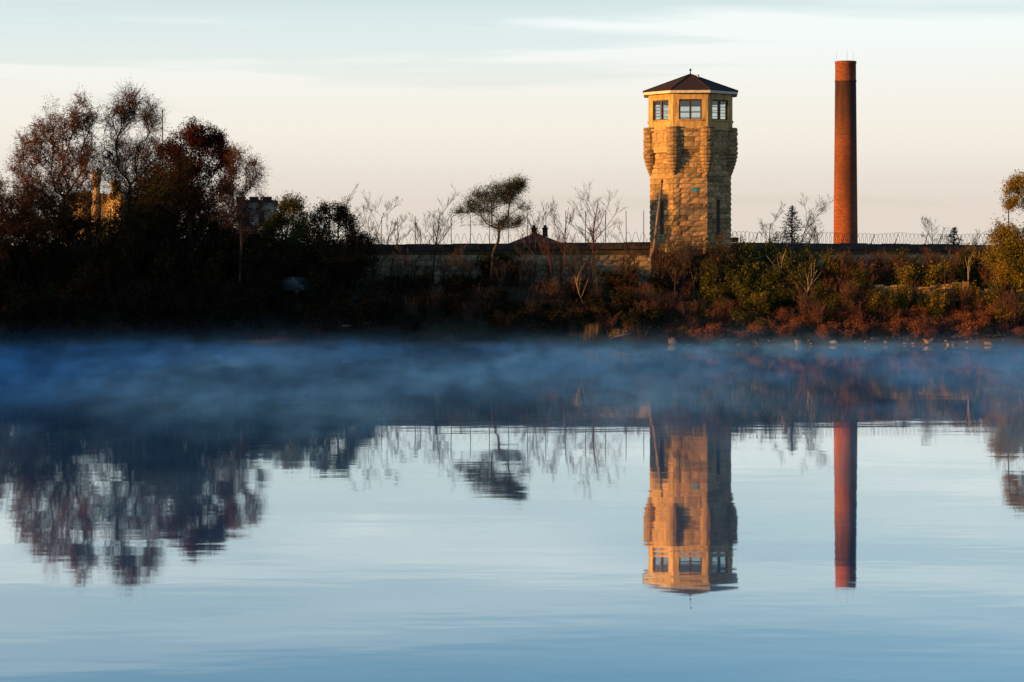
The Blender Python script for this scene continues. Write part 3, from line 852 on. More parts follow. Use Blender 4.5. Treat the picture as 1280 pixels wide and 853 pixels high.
def grow(plant, trunk, targets, bf=0.45, tip=0.012, expo=2.25, step=0.55, twigs=4, twig_len=0.7, droop=0.0, trunk_min=0.0):
    """branches reach out from the trunk to every target point; radii follow the pipe rule"""
    nodes = [np.array(p, float) for p in trunk]
    par = [-1] + list(range(len(trunk) - 1))
    plen = [0.0]
    for i in range(1, len(nodes)): plen.append(plen[-1] + np.linalg.norm(nodes[i] - nodes[i - 1]))
    T = np.asarray(targets, float)
    order = np.argsort(np.linalg.norm(T - nodes[-1], axis=1))
    cap = len(nodes) + len(T) * 14
    NP = np.zeros((cap, 3)); PL = np.zeros(cap); cnt = len(nodes)
    NP[:cnt] = nodes; PL[:cnt] = plen
    low = 1 if len(trunk) > 3 else 0
    tipsi = []
    for ti in order:
        t = T[ti]
        d = np.linalg.norm(NP[low:cnt] - t, axis=1)
        up = NP[low:cnt, 2] - t[2]
        cost = d + bf * PL[low:cnt] + np.maximum(up, 0) * 1.2
        b = int(np.argmin(cost)) + low
        dist = np.linalg.norm(t - NP[b])
        k = max(1, min(8, int(dist / step)))
        a = NP[b].copy(); prev = b
        bend = RNG.normal(size=3) * dist * .07; bend[2] -= dist * .10
        for i in range(1, k + 1):
            f = i / k
            p = a + (t - a) * f + bend * math.sin(math.pi * f) + RNG.normal(size=3) * .04 * (f < 1)
            NP[cnt] = p; PL[cnt] = PL[prev] + np.linalg.norm(p - NP[prev]); par.append(prev); prev = cnt; cnt += 1
        tipsi.append(prev)
    NP = NP[:cnt]
    par = np.array(par)
    area = np.zeros(cnt)
    ch = [[] for _ in range(cnt)]
    for i in range(cnt):
        if par[i] >= 0: ch[par[i]].append(i)
    for i in range(cnt - 1, -1, -1):
        if not ch[i]: area[i] = tip ** expo
        if par[i] >= 0: area[par[i]] += area[i]
    rad = area ** (1 / expo)
    nt = len(trunk)
    if trunk_min: rad[:nt] = np.maximum(rad[:nt], np.linspace(trunk_min, trunk_min * .5, nt))
    stack = [(0, -1)]
    while stack:
        i, p = stack.pop()
        chain = [p, i] if p >= 0 else [i]
        while ch[i]:
            c = sorted(ch[i], key=lambda q: -rad[q])
            for o in c[1:]: stack.append((o, i))
            i = c[0]; chain.append(i)
        if len(chain) > 1:
            rr = rad[chain].copy()
            if p >= 0: rr[0] = min(rr[0], rr[1] * 1.25)
            k = 7 if rr.max() > .09 else (5 if rr.max() > .035 else 3)
            plant.tube(NP[chain], rr, k)
    tips = NP[tipsi]
    plant.tips = tips
    if twigs:
        A = np.repeat(tips, twigs, 0)
        back = NP[par[np.array(tipsi)]]
        A = A + (np.repeat(back, twigs, 0) - A) * RNG.uniform(0, .9, (len(A), 1))
        dr = RNG.normal(size=A.shape); dr[:, 2] += .55 - droop; dr /= np.linalg.norm(dr, axis=1, keepdims=True)
        B = A + dr * twig_len * RNG.uniform(.4, 1.2, (len(A), 1))
        plant.sticks(A, B, tip * .75, tip * .45)
        plant.tips = np.concatenate([tips] + [A + (B - A) * f for f in (.25, .5, .7, .85, 1.0)])
    return plant

def blob_points(blobs, D, depth=1.0, clump=5):
    """points in ellipsoids given in photograph pixels at depth D, gathered in clumps"""
    out = []
    for (px, py, rx, ry, n) in blobs:
        c = np.array([wx(px, D), D, wz(py, D)]); s = np.array([rx / F * D, rx / F * D * depth, ry / F * D])
        nc = max(1, n // clump)
        d = RNG.normal(size=(nc, 3)); d /= np.linalg.norm(d, axis=1, keepdims=True)
        cc = c + d * s * (RNG.random((nc, 1)) ** (1 / 2.4))
        p = np.repeat(cc, clump, 0) + RNG.normal(size=(nc * clump, 3)) * s * .20
        out.append(p)
    return np.concatenate(out)

SUNV = np.array(to_sun[:])
def away_from_gap(P):
    """the clear gap in the foliage through which one patch of wall is sunlit"""
    o = np.array([wx(770, 163.6), 163.5, wz(326, 163.6)])
    r = P - o; t = r @ SUNV
    perp = r - t[:, None] * SUNV
    return ~((t > 0.6) & (np.hypot(perp[:, 0], perp[:, 1]) < 1.2) & (np.abs(perp[:, 2]) < 1.5))

def tree(name, px, D, blobs, label, bark, leafm=None, leaves=0, lsize=.16, spread=.28, base_px=None, lean=0.0, group=None, cat='tree',
         trunk_top=None, twigs=4, twig_len=.7, tip=.012, bf=.45, flat=0.0, trunk_min=.10, leaf_rnd=None, x=None, depth=1.0, stems=1):
    bx = wx(px, D) if x is None else x
    bz = gz(bx, D)
    T = blob_points(blobs, D, depth)
    T = T[away_from_gap(T)]
    if trunk_top is None:
        ztop = T[:, 2].mean() * .55 + T[:, 2].min() * .45
    else:
        ztop = wz(trunk_top, D)
    root = thing(name, (bx, D, bz - .15), label, cat, group)
    T = T - [bx, D, bz - .15]
    pl = Plant()
    cx_, cy_ = T[:, 0].mean() * .55 + lean, T[:, 1].mean() * .5
    H = ztop - bz + .15
    k = max(4, int(H / 1.1))
    f = np.linspace(0, 1, k)
    wob = RNG.normal(size=(k, 2)) * .09
    trunk = np.stack([cx_ * f ** 1.5 + wob[:, 0] * (f > 0), cy_ * f ** 1.5 + wob[:, 1] * (f > 0), H * f], -1)
    grow(pl, trunk, T, bf=bf, tip=tip, twigs=twigs, twig_len=twig_len, trunk_min=trunk_min)
    pl.wood('trunk', bark, root)
    if leaves:
        idx = RNG.integers(0, len(pl.tips), leaves)
        C = pl.tips[idx] + RNG.normal(size=(leaves, 3)) * spread
        C = C[away_from_gap(C + [bx, D, bz - .15])]
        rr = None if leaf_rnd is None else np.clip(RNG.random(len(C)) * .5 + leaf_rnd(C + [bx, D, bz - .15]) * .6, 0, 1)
        link('crown', leaf_mesh('crown', C, lsize, leafm, flat, rr), root)
    return root

def bare_tree(name, px, D, top, label, bark, spread=.5, lean=0.0, levels=4, group=None, r0=.09, nb=7, seed=0, base_z=None, up=.35, stems=1, cat='tree', leafm=None, leaves=0, lsize=.12, place=True):
    """leafless tree or sapling: limbs that fork and rise"""
    r = random.Random(seed * 7 + 3)
    bx = wx(px, D)
    bz = gz(bx, D) if base_z is None else base_z
    H = wz(top, D) - bz
    pl = Plant()
    tips = []
    def branch(p, d, ln, rad, lev):
        k = 7 if lev == 0 else (5 if lev == 1 else 4)
        P = [np.array(p)]; dd = np.array(d, float); dirs = []
        for i in range(k):
            dd = dd + np.array([r.gauss(0, 1), r.gauss(0, 1), r.gauss(0, .6)]) * (.07 if lev == 0 else .13)
            dd[2] += up * .16 * (lev > 0)
            dd /= np.linalg.norm(dd)
            dirs.append(dd.copy())
            P.append(P[-1] + dd * ln / k)
        rr = np.linspace(rad, max(.009, rad * (.30 if lev < levels - 1 else .5)), k + 1)
        pl.tube(np.array(P), rr, 7 if rad > .08 else (5 if rad > .03 else 3))
        if lev >= levels - 1:
            tips.append(P[-1]); tips.append(P[len(P) // 2]); return
        n = nb if lev == 0 else r.randint(5, 8)
        for j in range(n):
            f = r.uniform(.30 if lev == 0 else .2, .97)
            i = min(k - 1, int(f * k)); q = P[i] + (P[i + 1] - P[i]) * (f * k - i)
            a = r.uniform(0, 2 * math.pi); s = r.uniform(.55, 1.0) * spread * (1.35 if lev == 0 else 1.1)
            b = dirs[i] + np.array([math.cos(a), math.sin(a), r.uniform(-.1, .25)]) * s * 1.5
            b /= np.linalg.norm(b)
            branch(q, b, ln * r.uniform(.34, .55) * (1.15 - f * .45), rr[i] * r.uniform(.42, .62), lev + 1)
    for s_ in range(stems):
        a = r.uniform(0, 6.28); o = .25 * (stems > 1)
        d0 = np.array([lean + math.cos(a) * (.35 if stems > 1 else 0), math.sin(a) * (.3 if stems > 1 else 0), 1.0]); d0 /= np.linalg.norm(d0)
        branch((o * math.cos(a), o * math.sin(a), 0), d0, H / d0[2] * (.8 if stems == 1 else r.uniform(.6, .9)), r0 * (1 if stems == 1 else r.uniform(.6, 1)), 0)
    V = np.concatenate(pl.V); zs = H / max(V[:, 2].max(), .1)                    # scale so that the topmost twig stands where the photograph has it
    V[:, 2] *= zs
    me = mesh_quads('trunk', V, np.concatenate(pl.Q), bark, True)
    tips = np.array(tips) * [1, 1, zs]
    if not place:
        return me, tips
    root = thing(name, (bx, D, bz - .1), label, cat, group)
    link('trunk', me, root)
    if leaves:
        idx = RNG.integers(0, len(tips), leaves)
        link('crown', leaf_mesh('crown', tips[idx] + RNG.normal(size=(leaves, 3)) * .16, lsize, leafm), root)
    return root

# ------------------------------------------------------------------ the tall autumn trees at the left
tree('autumn_tree', 10, 157.5, [(-18, 245, 36, 32, 110), (4, 265, 30, 42, 120), (-45, 270, 36, 60, 80), (18, 300, 34, 30, 60)], 'rust leaved tree at the end of the tree belt, lowest beside the tallest pair', bark_dark, L_rust, 18000, .13, .12, twigs=6)
tree('autumn_tree', 88, 161, [(40, 205, 20, 45, 100), (68, 165, 26, 28, 130), (104, 148, 17, 26, 90), (75, 215, 40, 36, 170), (112, 195, 22, 40, 100), (45, 260, 36, 36, 110), (110, 255, 40, 30, 110), (25, 185, 8, 26, 24), (18, 235, 18, 30, 50)],
     'broad rust leaved tree with open crown above dark brush', bark_dark, L_rust, 40000, .115, .11, twigs=7, twig_len=.95, tip=.013)
tree('autumn_tree', 160, 162, [(160, 136, 18, 22, 80), (185, 150, 15, 22, 60), (146, 160, 16, 28, 60), (172, 190, 28, 30, 90), (165, 240, 36, 36, 110), (195, 200, 20, 34, 80), (135, 205, 18, 36, 70)],
     'tallest nearly bare tree with fine upright twigs and small brown leaves', bark_dark, L_rust, 15000, .11, .10, twigs=10, twig_len=1.2, tip=.013)
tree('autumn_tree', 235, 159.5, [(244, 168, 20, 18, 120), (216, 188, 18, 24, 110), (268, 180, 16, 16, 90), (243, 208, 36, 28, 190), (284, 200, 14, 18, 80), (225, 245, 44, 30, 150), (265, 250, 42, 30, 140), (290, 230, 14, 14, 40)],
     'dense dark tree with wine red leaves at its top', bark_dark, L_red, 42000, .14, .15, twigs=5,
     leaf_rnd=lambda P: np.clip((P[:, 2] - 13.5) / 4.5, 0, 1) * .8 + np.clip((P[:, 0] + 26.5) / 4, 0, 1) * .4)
tree('autumn_tree', 300, 157.5, [(298, 205, 14, 22, 65), (318, 225, 13, 22, 65), (290, 245, 26, 22, 90), (322, 255, 10, 18, 30), (300, 275, 30, 20, 60)], 'slim twiggy tree with scattered reddish leaves beside the pale block tower', bark_red, L_rust, 4200, .11, .10, twigs=8, twig_len=.95)
# lower trees that close the belt below the tall crowns
for px, D, cy, rx, lf, lab in ((30, 159, 275, 48, L_rust, 'low rust leaved tree filling the belt under the broad open crown'), (238, 165, 282, 44, L_dark, 'low dark tree closing the gap under the wine red crown'), (75, 164, 262, 40, L_dark, 'low dark tree behind the broad open crown'),
                              (185, 160, 268, 44, L_dark, 'low dark tree under the tallest bare crown'), (140, 157, 296, 40, L_dark, 'low dark tree in front of the sunlit cellhouse'),
                              (215, 171, 235, 36, L_olive, 'olive tree behind the wine red crown'), (285, 161, 285, 40, L_dark, 'low dark tree at the foot of the pale block tower'),
                              (196, 176, 236, 40, L_dark, 'dark tree behind the belt, shading the pale block tower'), (345, 160, 318, 34, L_dark, 'low dark tree below the round olive crown'),
                              (385, 164, 312, 32, L_olive, 'low olive tree between the round crown and the lamp post')):
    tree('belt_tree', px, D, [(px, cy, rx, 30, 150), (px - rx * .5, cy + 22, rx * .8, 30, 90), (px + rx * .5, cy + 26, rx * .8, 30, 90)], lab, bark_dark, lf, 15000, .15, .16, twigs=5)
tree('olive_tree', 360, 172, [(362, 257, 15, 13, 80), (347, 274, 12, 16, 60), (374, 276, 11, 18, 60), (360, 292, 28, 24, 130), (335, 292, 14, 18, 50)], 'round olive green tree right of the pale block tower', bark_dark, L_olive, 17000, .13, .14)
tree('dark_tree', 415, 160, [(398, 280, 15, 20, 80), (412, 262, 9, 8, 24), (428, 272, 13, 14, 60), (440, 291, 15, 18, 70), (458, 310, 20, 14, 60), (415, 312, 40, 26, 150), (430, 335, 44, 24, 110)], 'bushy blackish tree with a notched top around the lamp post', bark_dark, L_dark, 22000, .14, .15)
tree('wind_swept_tree', 612, 159.5, [(651, 230, 6, 6, 40), (640, 236, 12, 9, 110), (624, 238, 15, 8, 80), (606, 246, 15, 8, 70), (590, 258, 12, 7, 50), (574, 265, 8, 4, 26), (630, 252, 20, 8, 80), (612, 262, 24, 9, 60), (645, 280, 15, 8, 60), (625, 280, 22, 12, 60), (600, 285, 22, 14, 50), (650, 262, 9, 8, 24)],
     'green leaved tree with its crown blown to one side above the wall', bark_dark, L_green, 8500, .105, .17, twigs=8, twig_len=.8, trunk_top=318, bf=.3, trunk_min=.07, tip=.009)
tree('golden_tree', 1266, 155.5, [(1254, 294, 18, 11, 80), (1258, 320, 26, 22, 130), (1274, 350, 26, 24, 100), (1266, 238, 13, 14, 50), (1282, 226, 18, 12, 40), (1262, 256, 8, 8, 20), (1292, 300, 40, 50, 160), (1310, 240, 30, 30, 80), (1268, 388, 20, 14, 40)],
     'golden yellow leaved tree at the end of the right wall', bark_dark, L_yellow, 34000, .135, .14, twigs=5, trunk_top=320)
# the belt goes on along the left bank: the trees that keep the left shore in shade
for i, (x_, y_, h_, nl) in enumerate([(-48, 163, 12, 8000), (-55, 158, 13, 8000), (-53, 151, 14, 8000), (-59, 145, 19, 2600), (-66, 153, 14, 8000), (-68, 142, 20, 2600), (-77, 147, 15, 8000), (-80, 138, 21, 2600), (-92, 143, 16, 8000), (-62, 161, 14, 8000),
                                (-53, 138, 9.5, 7000), (-52, 144, 13, 8000), (-60, 140, 12, 7000), (-54, 130, 7, 7000), (-57, 134, 8, 7000), (-55, 123, 7, 7000), (-59, 127, 8, 7000), (-66, 113, 19, 6000), (-57, 108, 17, 6000), (-60, 99, 18, 6000), (-68, 104, 19, 6000), (-58, 90, 17, 6000), (-64, 81, 19, 6000), (-57, 72, 17, 6000), (-62, 62, 18, 6000), (-72, 93, 20, 6000)]):
    py0 = HOR - (h_ * .72 - CAMZ) * F / y_; s_ = F / y_; px0 = 640 + x_ * s_
    tree('autumn_tree', 0, y_, [(px0, py0, min(3.6, h_ * .3) * s_, h_ * .27 * s_, 160), (px0 + h_ * .08 * s_, py0 + h_ * .3 * s_, h_ * .2 * s_, h_ * .2 * s_, 90), (px0 - h_ * .05 * s_, py0 + h_ * .5 * s_, h_ * .19 * s_, h_ * .16 * s_, 70)], 'leafy autumn tree of the belt along the left bank',
         bark_dark, (L_rust, L_olive, L_dark)[i % 3], nl, .26, .4, x=x_, group='trees along the left bank')

# ------------------------------------------------------------------ bare trees and saplings
U_ = random.uniform
BT = [(738, 161.0, 223, .60, .0, .10, 13, 'largest bare tree, forked wide, standing before the wall left of the tower', bark_red, 21),
      (541, 161.5, 226, .50, .02, .08, 11, 'slender bare tree standing alone above the wall left of the green tree', bark_dark, 22),
      (516, 160.5, 262, .42, .10, .05, 6, 'thin bare sapling beside the slender bare tree', bark_dark, 23),
      (490, 160.0, 272, .5, .12, .05, 6, 'low bare sapling at the foot of the posts', bark_dark, 24),
      (664, 161.0, 246, .46, .02, .06, 7, 'thin bare sapling between the green tree and the largest bare tree', bark_red, 25),
      (708, 160.2, 243, .5, -.16, .06, 7, 'bare sapling leaning away from the largest bare tree', bark_red, 26),
      (690, 160.6, 262, .5, .0, .05, 6, 'short bare sapling under the red roof', bark_red, 27),
      (776, 160.4, 272, .5, .15, .045, 6, 'twiggy bare sapling leaning to the tower', bark_red, 28),
      (432, 160.0, 226, .45, .16, .07, 7, 'bare sapling rising out of the blackish bushy tree', bark_dark, 29),
      (452, 159.5, 236, .5, .22, .06, 7, 'bare sapling leaning over the shaded wall', bark_dark, 30),
      (470, 159.5, 264, .5, .2, .05, 6, 'small bare leaning sapling where the wall comes out of the trees', bark_dark, 31),
      (956, 172.0, 250, .60, .0, .07, 8, 'spreading bare tree behind the wall beside the fir', bark_red, 32),
      (990, 171.5, 238, .62, .03, .075, 9, 'tallest bare tree behind the wall, over the fir', bark_red, 33),
      (1168, 176.5, 268, .55, .0, .06, 8, 'reddish bare tree behind the wall beside the small spruce', bark_red, 34),
      (1022, 172.0, 276, .5, .08, .045, 6, 'little bare sapling behind the wall next to the chimney', bark_red, 35),
      (1216, 172.0, 284, .5, .1, .045, 6, 'little bare sapling by the golden tree', bark_red, 36),
      (870, 158.5, 268, .55, -.05, .06, 8, 'dark bare bushy sapling in front of the tower', bark_dark, 37),
      (842, 158.0, 292, .6, .05, .05, 7, 'low bare bush at the foot of the tower', bark_dark, 38),
      (896, 158.2, 285, .6, .05, .05, 7, 'low bare bush under the narrow window of the shaded tower face', bark_red, 39)]
for k, (px, D, top) in enumerate(((1062, 159, 318), (1088, 157.5, 330), (1112, 160, 312), (1136, 158, 322), (1158, 159.5, 306), (1183, 157.5, 325), (1202, 160, 310), (1226, 158.5, 318), (1042, 160, 326))):
    BT.append((px, D, top, .5, U_(-.12, .15), .045, 7, 'thin bare sapling rising from the bank below the right wall', bark_red, 60 + k))
for k, (px, D, top) in enumerate(((575, 158, 300), (628, 157.5, 318), (652, 159, 296), (720, 158, 288), (752, 157, 318), (798, 159, 300), (505, 158, 302), (556, 159, 306))):
    BT.append((px, D, top, .45, U_(-.15, .18), .05, 7, 'thin bare sapling rising from the bank below the shaded wall', bark_dark, 80 + k))
for px, D, top, sp, ln, r0, nb, lab, bk, sd_ in BT:
    bare_tree('bare_tree', px, D, top, lab, bk, sp, ln, 4, 'bare trees and saplings along the wall', r0, nb, sd_)
# pale trunks catching the sun on the bank
def pale_stem(px0, py0, px1, py1, D, r, label, forks):
    b = Vector((wx(px0, D), D, wz(py0, D))); b.z = gz(b.x, D) - .1
    e = Vector((wx(px1, D), D + .6, wz(py1, D)))
    root = thing('pale_sapling', tuple(b), label, 'tree')
    pl = Plant(); L_ = np.array(e - b)
    f = np.linspace(0, 1, 9); side = np.array([-(e.z - b.z) * .09, 0, 0])
    P = L_[None] * f[:, None] + side[None] * np.sin(np.pi * f * .8)[:, None]
    pl.tube(P, np.linspace(r, r * .4, 9), 6)
    for k in range(forks):
        i = 4 + k % 4; d = RNG.normal(size=3) * .5; d[2] = abs(d[2]) + .8; d /= np.linalg.norm(d)
        q = [P[i] + d * t + RNG.normal(size=3) * .04 * t for t in np.linspace(0, RNG.uniform(.9, 1.9), 5)]
        pl.tube(np.array(q), np.linspace(r * .4, .01, 5), 4)
    pl.wood('trunk', bark_pale, root)
pale_stem(1004, 406, 1026, 338, 156, .075, 'curved pale trunk standing in the brush below the right wall', 6)
pale_stem(1009, 402, 1013, 350, 156.4, .055, 'straight thin pale trunk twinned with the curved one', 5)
pale_stem(980, 372, 984, 318, 158, .05, 'pale sapling in the green bush right of the tower', 6)
pale_stem(1216, 384, 1217, 322, 157, .05, 'upright pale stem before the sunlit bluff', 4)
pale_stem(740, 398, 722, 345, 156, .045, 'pale leaning stem under the largest bare tree', 4)

# ------------------------------------------------------------------ firs behind the wall
def fir(px, D, top, w, label, seed):
    r = np.random.default_rng(seed)
    bx = wx(px, D); bz = 4.0; H = wz(top, D) - bz
    root = thing('fir_tree', (bx, D, bz), label, 'tree')
    pl = Plant(); pl.tube(np.array([(0, 0, t) for t in np.linspace(-.2, H, 8)]), np.linspace(.16, .02, 8), 6)
    C = []; A = []; B = []
    z = .6
    while z < H - .1:
        f = (H - z) / H
        for k in range(7):
            a = r.uniform(0, 6.28); ln = w * f ** .8 * r.uniform(.65, 1.1)
            e = np.array([math.cos(a) * ln, math.sin(a) * ln, z + ln * r.uniform(-.05, .35)])
            A.append((0, 0, z)); B.append(e)
            t = r.random((int(26 * ln / w) + 8, 1))
            C.append(np.array([0, 0, z]) + (e - [0, 0, z]) * t + r.normal(size=(len(t), 3)) * [.10, .10, .09])
        z += .26
    pl.sticks(A, B, .02, .008)
    pl.wood('trunk', bark_dark, root)
    link('crown', leaf_mesh('crown', np.concatenate(C), .20, L_fir, .2, aspect=.3), root)
fir(990, 176, 258, 3.6, 'dark ragged fir behind the wall under the tallest bare crown', 3)
fir(1192.5, 182, 284, 3.4, 'small dark pointed spruce behind the right wall', 4)

# ------------------------------------------------------------------ shrubs: a few meshes, many individuals
def shrub_mesh(seed, h, w, leafn, lsize, stemn=11):
    r = np.random.default_rng(seed)
    pl = Plant(); tips = []
    for k in range(stemn):
        a = r.uniform(0, 6.28); o = np.array([math.cos(a), math.sin(a), 0]) * r.uniform(0, .25) * w
        e = np.array([math.cos(a) * w * r.uniform(.15, 1), math.sin(a) * w * r.uniform(.15, 1), h * r.uniform(.55, 1.0)])
        P = [o + (e - o) * t + np.array([0, 0, .25 * h * math.sin(math.pi * t)]) * .6 + r.normal(size=3) * .05 for t in np.linspace(0, 1, 6)]
        pl.tube(np.array(P), np.linspace(.028, .009, 6), 4)
        A, B = [], []
        for i in range(9):
            t = r.uniform(.25, 1); q = P[int(t * 4.99)]; d = r.normal(size=3); d[2] = abs(d[2]) * .9 + .3; d /= np.linalg.norm(d)
            b = q + d * r.uniform(.3, .9) * h * .32; A.append(q); B.append(b)
            for _ in range(3):
                t2 = r.uniform(.3, 1); q2 = q + (b - q) * t2; d2 = d + r.normal(size=3) * .5; d2 /= np.linalg.norm(d2)
                A.append(q2); B.append(q2 + d2 * r.uniform(.2, .5) * h * .2); tips.append(B[-1]); tips.append(q2)
        pl.sticks(A, B, .010, .006)
    tips = np.array(tips)
    st = lambda m: mesh_quads('stems', np.concatenate(pl.V), np.concatenate(pl.Q), m, True)
    C = tips[r.integers(0, len(tips), leafn)] + r.normal(size=(leafn, 3)) * .13 if leafn else None
    return st, C, lsize

SHRUB = {}
def shrub_kind(key, bark, leafm, h, w, leafn, lsize, n=3, stemn=11):
    SHRUB[key] = []
    for i in range(n):
        st, C, ls = shrub_mesh(hash_(key) + i, h, w, leafn, lsize, stemn)
        SHRUB[key].append((st(bark), leaf_mesh('foliage', C, ls, leafm) if leafn else None))
def hash_(s): return sum(ord(c) * (i + 3) for i, c in enumerate(s)) % 9000
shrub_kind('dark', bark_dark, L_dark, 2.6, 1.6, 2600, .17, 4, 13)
shrub_kind('twig', bark_dark, None, 2.4, 1.2, 0, 0, 3, 14)
shrub_kind('redtwig', bark_red, L_brush, 2.2, 1.2, 260, .10, 4, 14)
shrub_kind('green', bark_dark, L_olive, 2.2, 1.35, 1700, .14, 3, 12)
shrub_kind('yellow', bark_dark, L_yellow, 2.0, 1.2, 1100, .14, 3, 12)
shrub_kind('orange', bark_red, L_orange, 1.3, 1.0, 800, .11, 4, 12)
shrub_kind('brown', bark_red, L_brush, 1.6, 1.2, 900, .13, 4, 12)
SHRUB_NAME = {'dark': 'dark_shrub', 'twig': 'leafless_bush', 'redtwig': 'red_twig_bush', 'green': 'olive_bush', 'yellow': 'yellow_bush', 'orange': 'orange_brush', 'brown': 'brown_bush'}
def shrub(key, px, D, hs, label, group, ws=None):
    name = SHRUB_NAME[key]
    st, fo = random.choice(SHRUB[key])
    x_ = wx(px, D)
    root = thing(name, (x_, D, gz(x_, D) - .08), label, 'shrub', group, rz=random.uniform(0, 6.28))
    w_ = ws or hs
    root.scale = (w_, w_, hs)
    link('stems', st, root)
    if fo is not None: link('foliage', fo, root)
    return root
U = random.uniform
# black thicket under the left trees
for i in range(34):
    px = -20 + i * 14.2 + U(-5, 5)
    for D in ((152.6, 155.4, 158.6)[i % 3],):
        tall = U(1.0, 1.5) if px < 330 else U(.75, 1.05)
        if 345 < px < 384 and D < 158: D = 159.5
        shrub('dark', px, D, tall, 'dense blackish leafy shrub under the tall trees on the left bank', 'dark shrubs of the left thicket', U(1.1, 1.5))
for i in range(16):
    shrub('dark', -10 + i * 22 + U(-6, 6), U(156, 160.5), U(1.5, 2.0), 'tall blackish leafy shrub deep in the left thicket', 'tall dark shrubs of the left thicket', U(1.2, 1.6))
for i in range(26):
    shrub('twig', 455 + i * 14.2 + U(-7, 7), U(153, 160), U(.75, 1.25), 'leafless dark twiggy bush below the shaded wall', 'leafless bushes below the shaded wall', U(.8, 1.1))
for i in range(34):
    shrub('dark', 462 + i * 11 + U(-8, 8), U(151.8, 159), U(.45, .85), 'low dark green bush on the slope below the shaded wall', 'low dark bushes below the shaded wall', U(.9, 1.3))
for px, D, h_ in ((336, 158.2, 1.0), (326, 156.8, .9), (346, 155.6, .62), (388, 155.4, .8), (366, 154.0, .55), (402, 156.5, .9)):
    shrub('dark', px, D, h_, 'dark bush growing around the parked car', 'dark bushes round the parked car', 1.0)
shrub('dark', 612, 162.2, .95, 'dark ivy like bush spilling over the wall under the green tree', None, 1.5)
shrub('dark', 640, 162.6, .75, 'dark rounded bush against the wall beside the red roof', None, 1.2)
for i in range(40):
    shrub('redtwig', 672 + i * 8.2 + U(-6, 6), U(152, 159), U(.7, 1.15), 'reddish leafless twig bush on the bank around the tower foot', 'red twig bushes around the tower foot')
for px, D, h_, w_ in ((885, 158.5, 1.5, 1.1), (905, 160, 1.7, 1.2), (930, 161, 1.8, 1.2), (960, 161.5, 1.7, 1.2), (985, 160.5, 1.5, 1.1), (1010, 161, 1.5, 1.0), (1040, 160, 1.4, 1.0), (915, 158, 1.3, 1.1), (975, 158.5, 1.35, 1.1), (940, 159, 1.5, 1.2), (990, 156.5, .8, .9), (905, 155.5, .8, 1.0), (1080, 158.5, 1.1, .9), (1100, 156.8, .7, .8), (935, 156.5, 1.25, 1.0), (957, 157.5, 1.35, 1.1), (944, 155, .95, 1.05), (968, 156.2, .9, 1.0), (925, 154, .75, .9), (952, 153.4, .6, .8), (893, 157, 1.1, 1.0), (873, 155.5, .8, .9)):
    shrub('green', px, D, h_, 'olive green leafy bush on the bank right of the tower', 'olive bushes right of the tower', w_)
for px, D, h_, w_ in ((938, 155.5, .9, .9), (965, 157, 1.1, .9), (930, 158, 1.4, .9), (1016, 157.5, .9, .8), (1088, 155.5, .6, .7), (1120, 156.2, .7, .7), (1180, 155.6, .7, .7), (1210, 156, .8, .8), (1030, 154.5, .8, .85), (1044, 155.5, 1.0, .9), (1058, 155.0, .95, .8), (1066, 156.5, 1.1, .8), (1022, 153.3, .5, .7), (1252, 153.5, .8, .9), (1236, 155, .9, .8), (852, 153, .45, .7), (1150, 155.5, .8, .6)):
    shrub('yellow', px, D, h_, 'yellow green sunlit bush near the right shore', 'yellow green bushes near the right shore', w_)
for i in range(72):
    shrub('orange', 836 + i * 6.2 + U(-6, 6), U(151.2, 154.8), U(.5, 1.15), 'low orange red brush at the water on the sunlit shore', 'orange brush along the sunlit shore', U(.7, 1.1))
for i in range(40):
    px = 985 + i * 7.2 + U(-5, 5); D = U(152.5, 162.5)
    shrub('redtwig', px, D, U(.5, .8) if 1090 < px < 1240 and D < 157.6 else U(.9, 1.75), 'reddish leafless twig bush between chimney and golden tree', 'red twig bushes below the right wall', U(.7, 1.0))
for i in range(18):
    px = 820 + i * 5.5 + U(-3, 3)
    shrub('redtwig' if i % 3 else 'twig', px, U(158.5, 161), U(1.2, 1.75), 'tall leafless brush standing against the foot of the tower', 'tall brush against the tower foot', U(.8, 1.0))
for i in range(19):
    px = 470 + i * 17.5 + U(-8, 8)
    if 742 < px < 800: continue
    shrub('twig', px, U(160.5, 162.6), U(.8, 1.4), 'tall thin leafless brush close against the shaded wall', 'thin brush close against the shaded wall', U(.6, .9))
for i in range(20):
    px = 930 + i * 15.5 + U(-6, 6)
    shrub('yellow' if i % 2 else 'green', px, U(155.5, 162), U(.9, 1.5), 'mixed green and gold bush under the right wall', 'green and gold bushes under the right wall', U(.7, 1.0))
for i in range(15):
    shrub('brown', 965 + i * 19 + U(-6, 6), U(159.5, 163), U(.8, 1.3), 'brown leaved bush at the foot of the right wall', 'brown bushes at the foot of the right wall')
for i in range(10):
    shrub('brown', 690 + i * 16 + U(-6, 6), U(152.2, 155), U(.4, .7), 'low brown bush at the shaded shore', 'low brown bushes at the shaded shore')

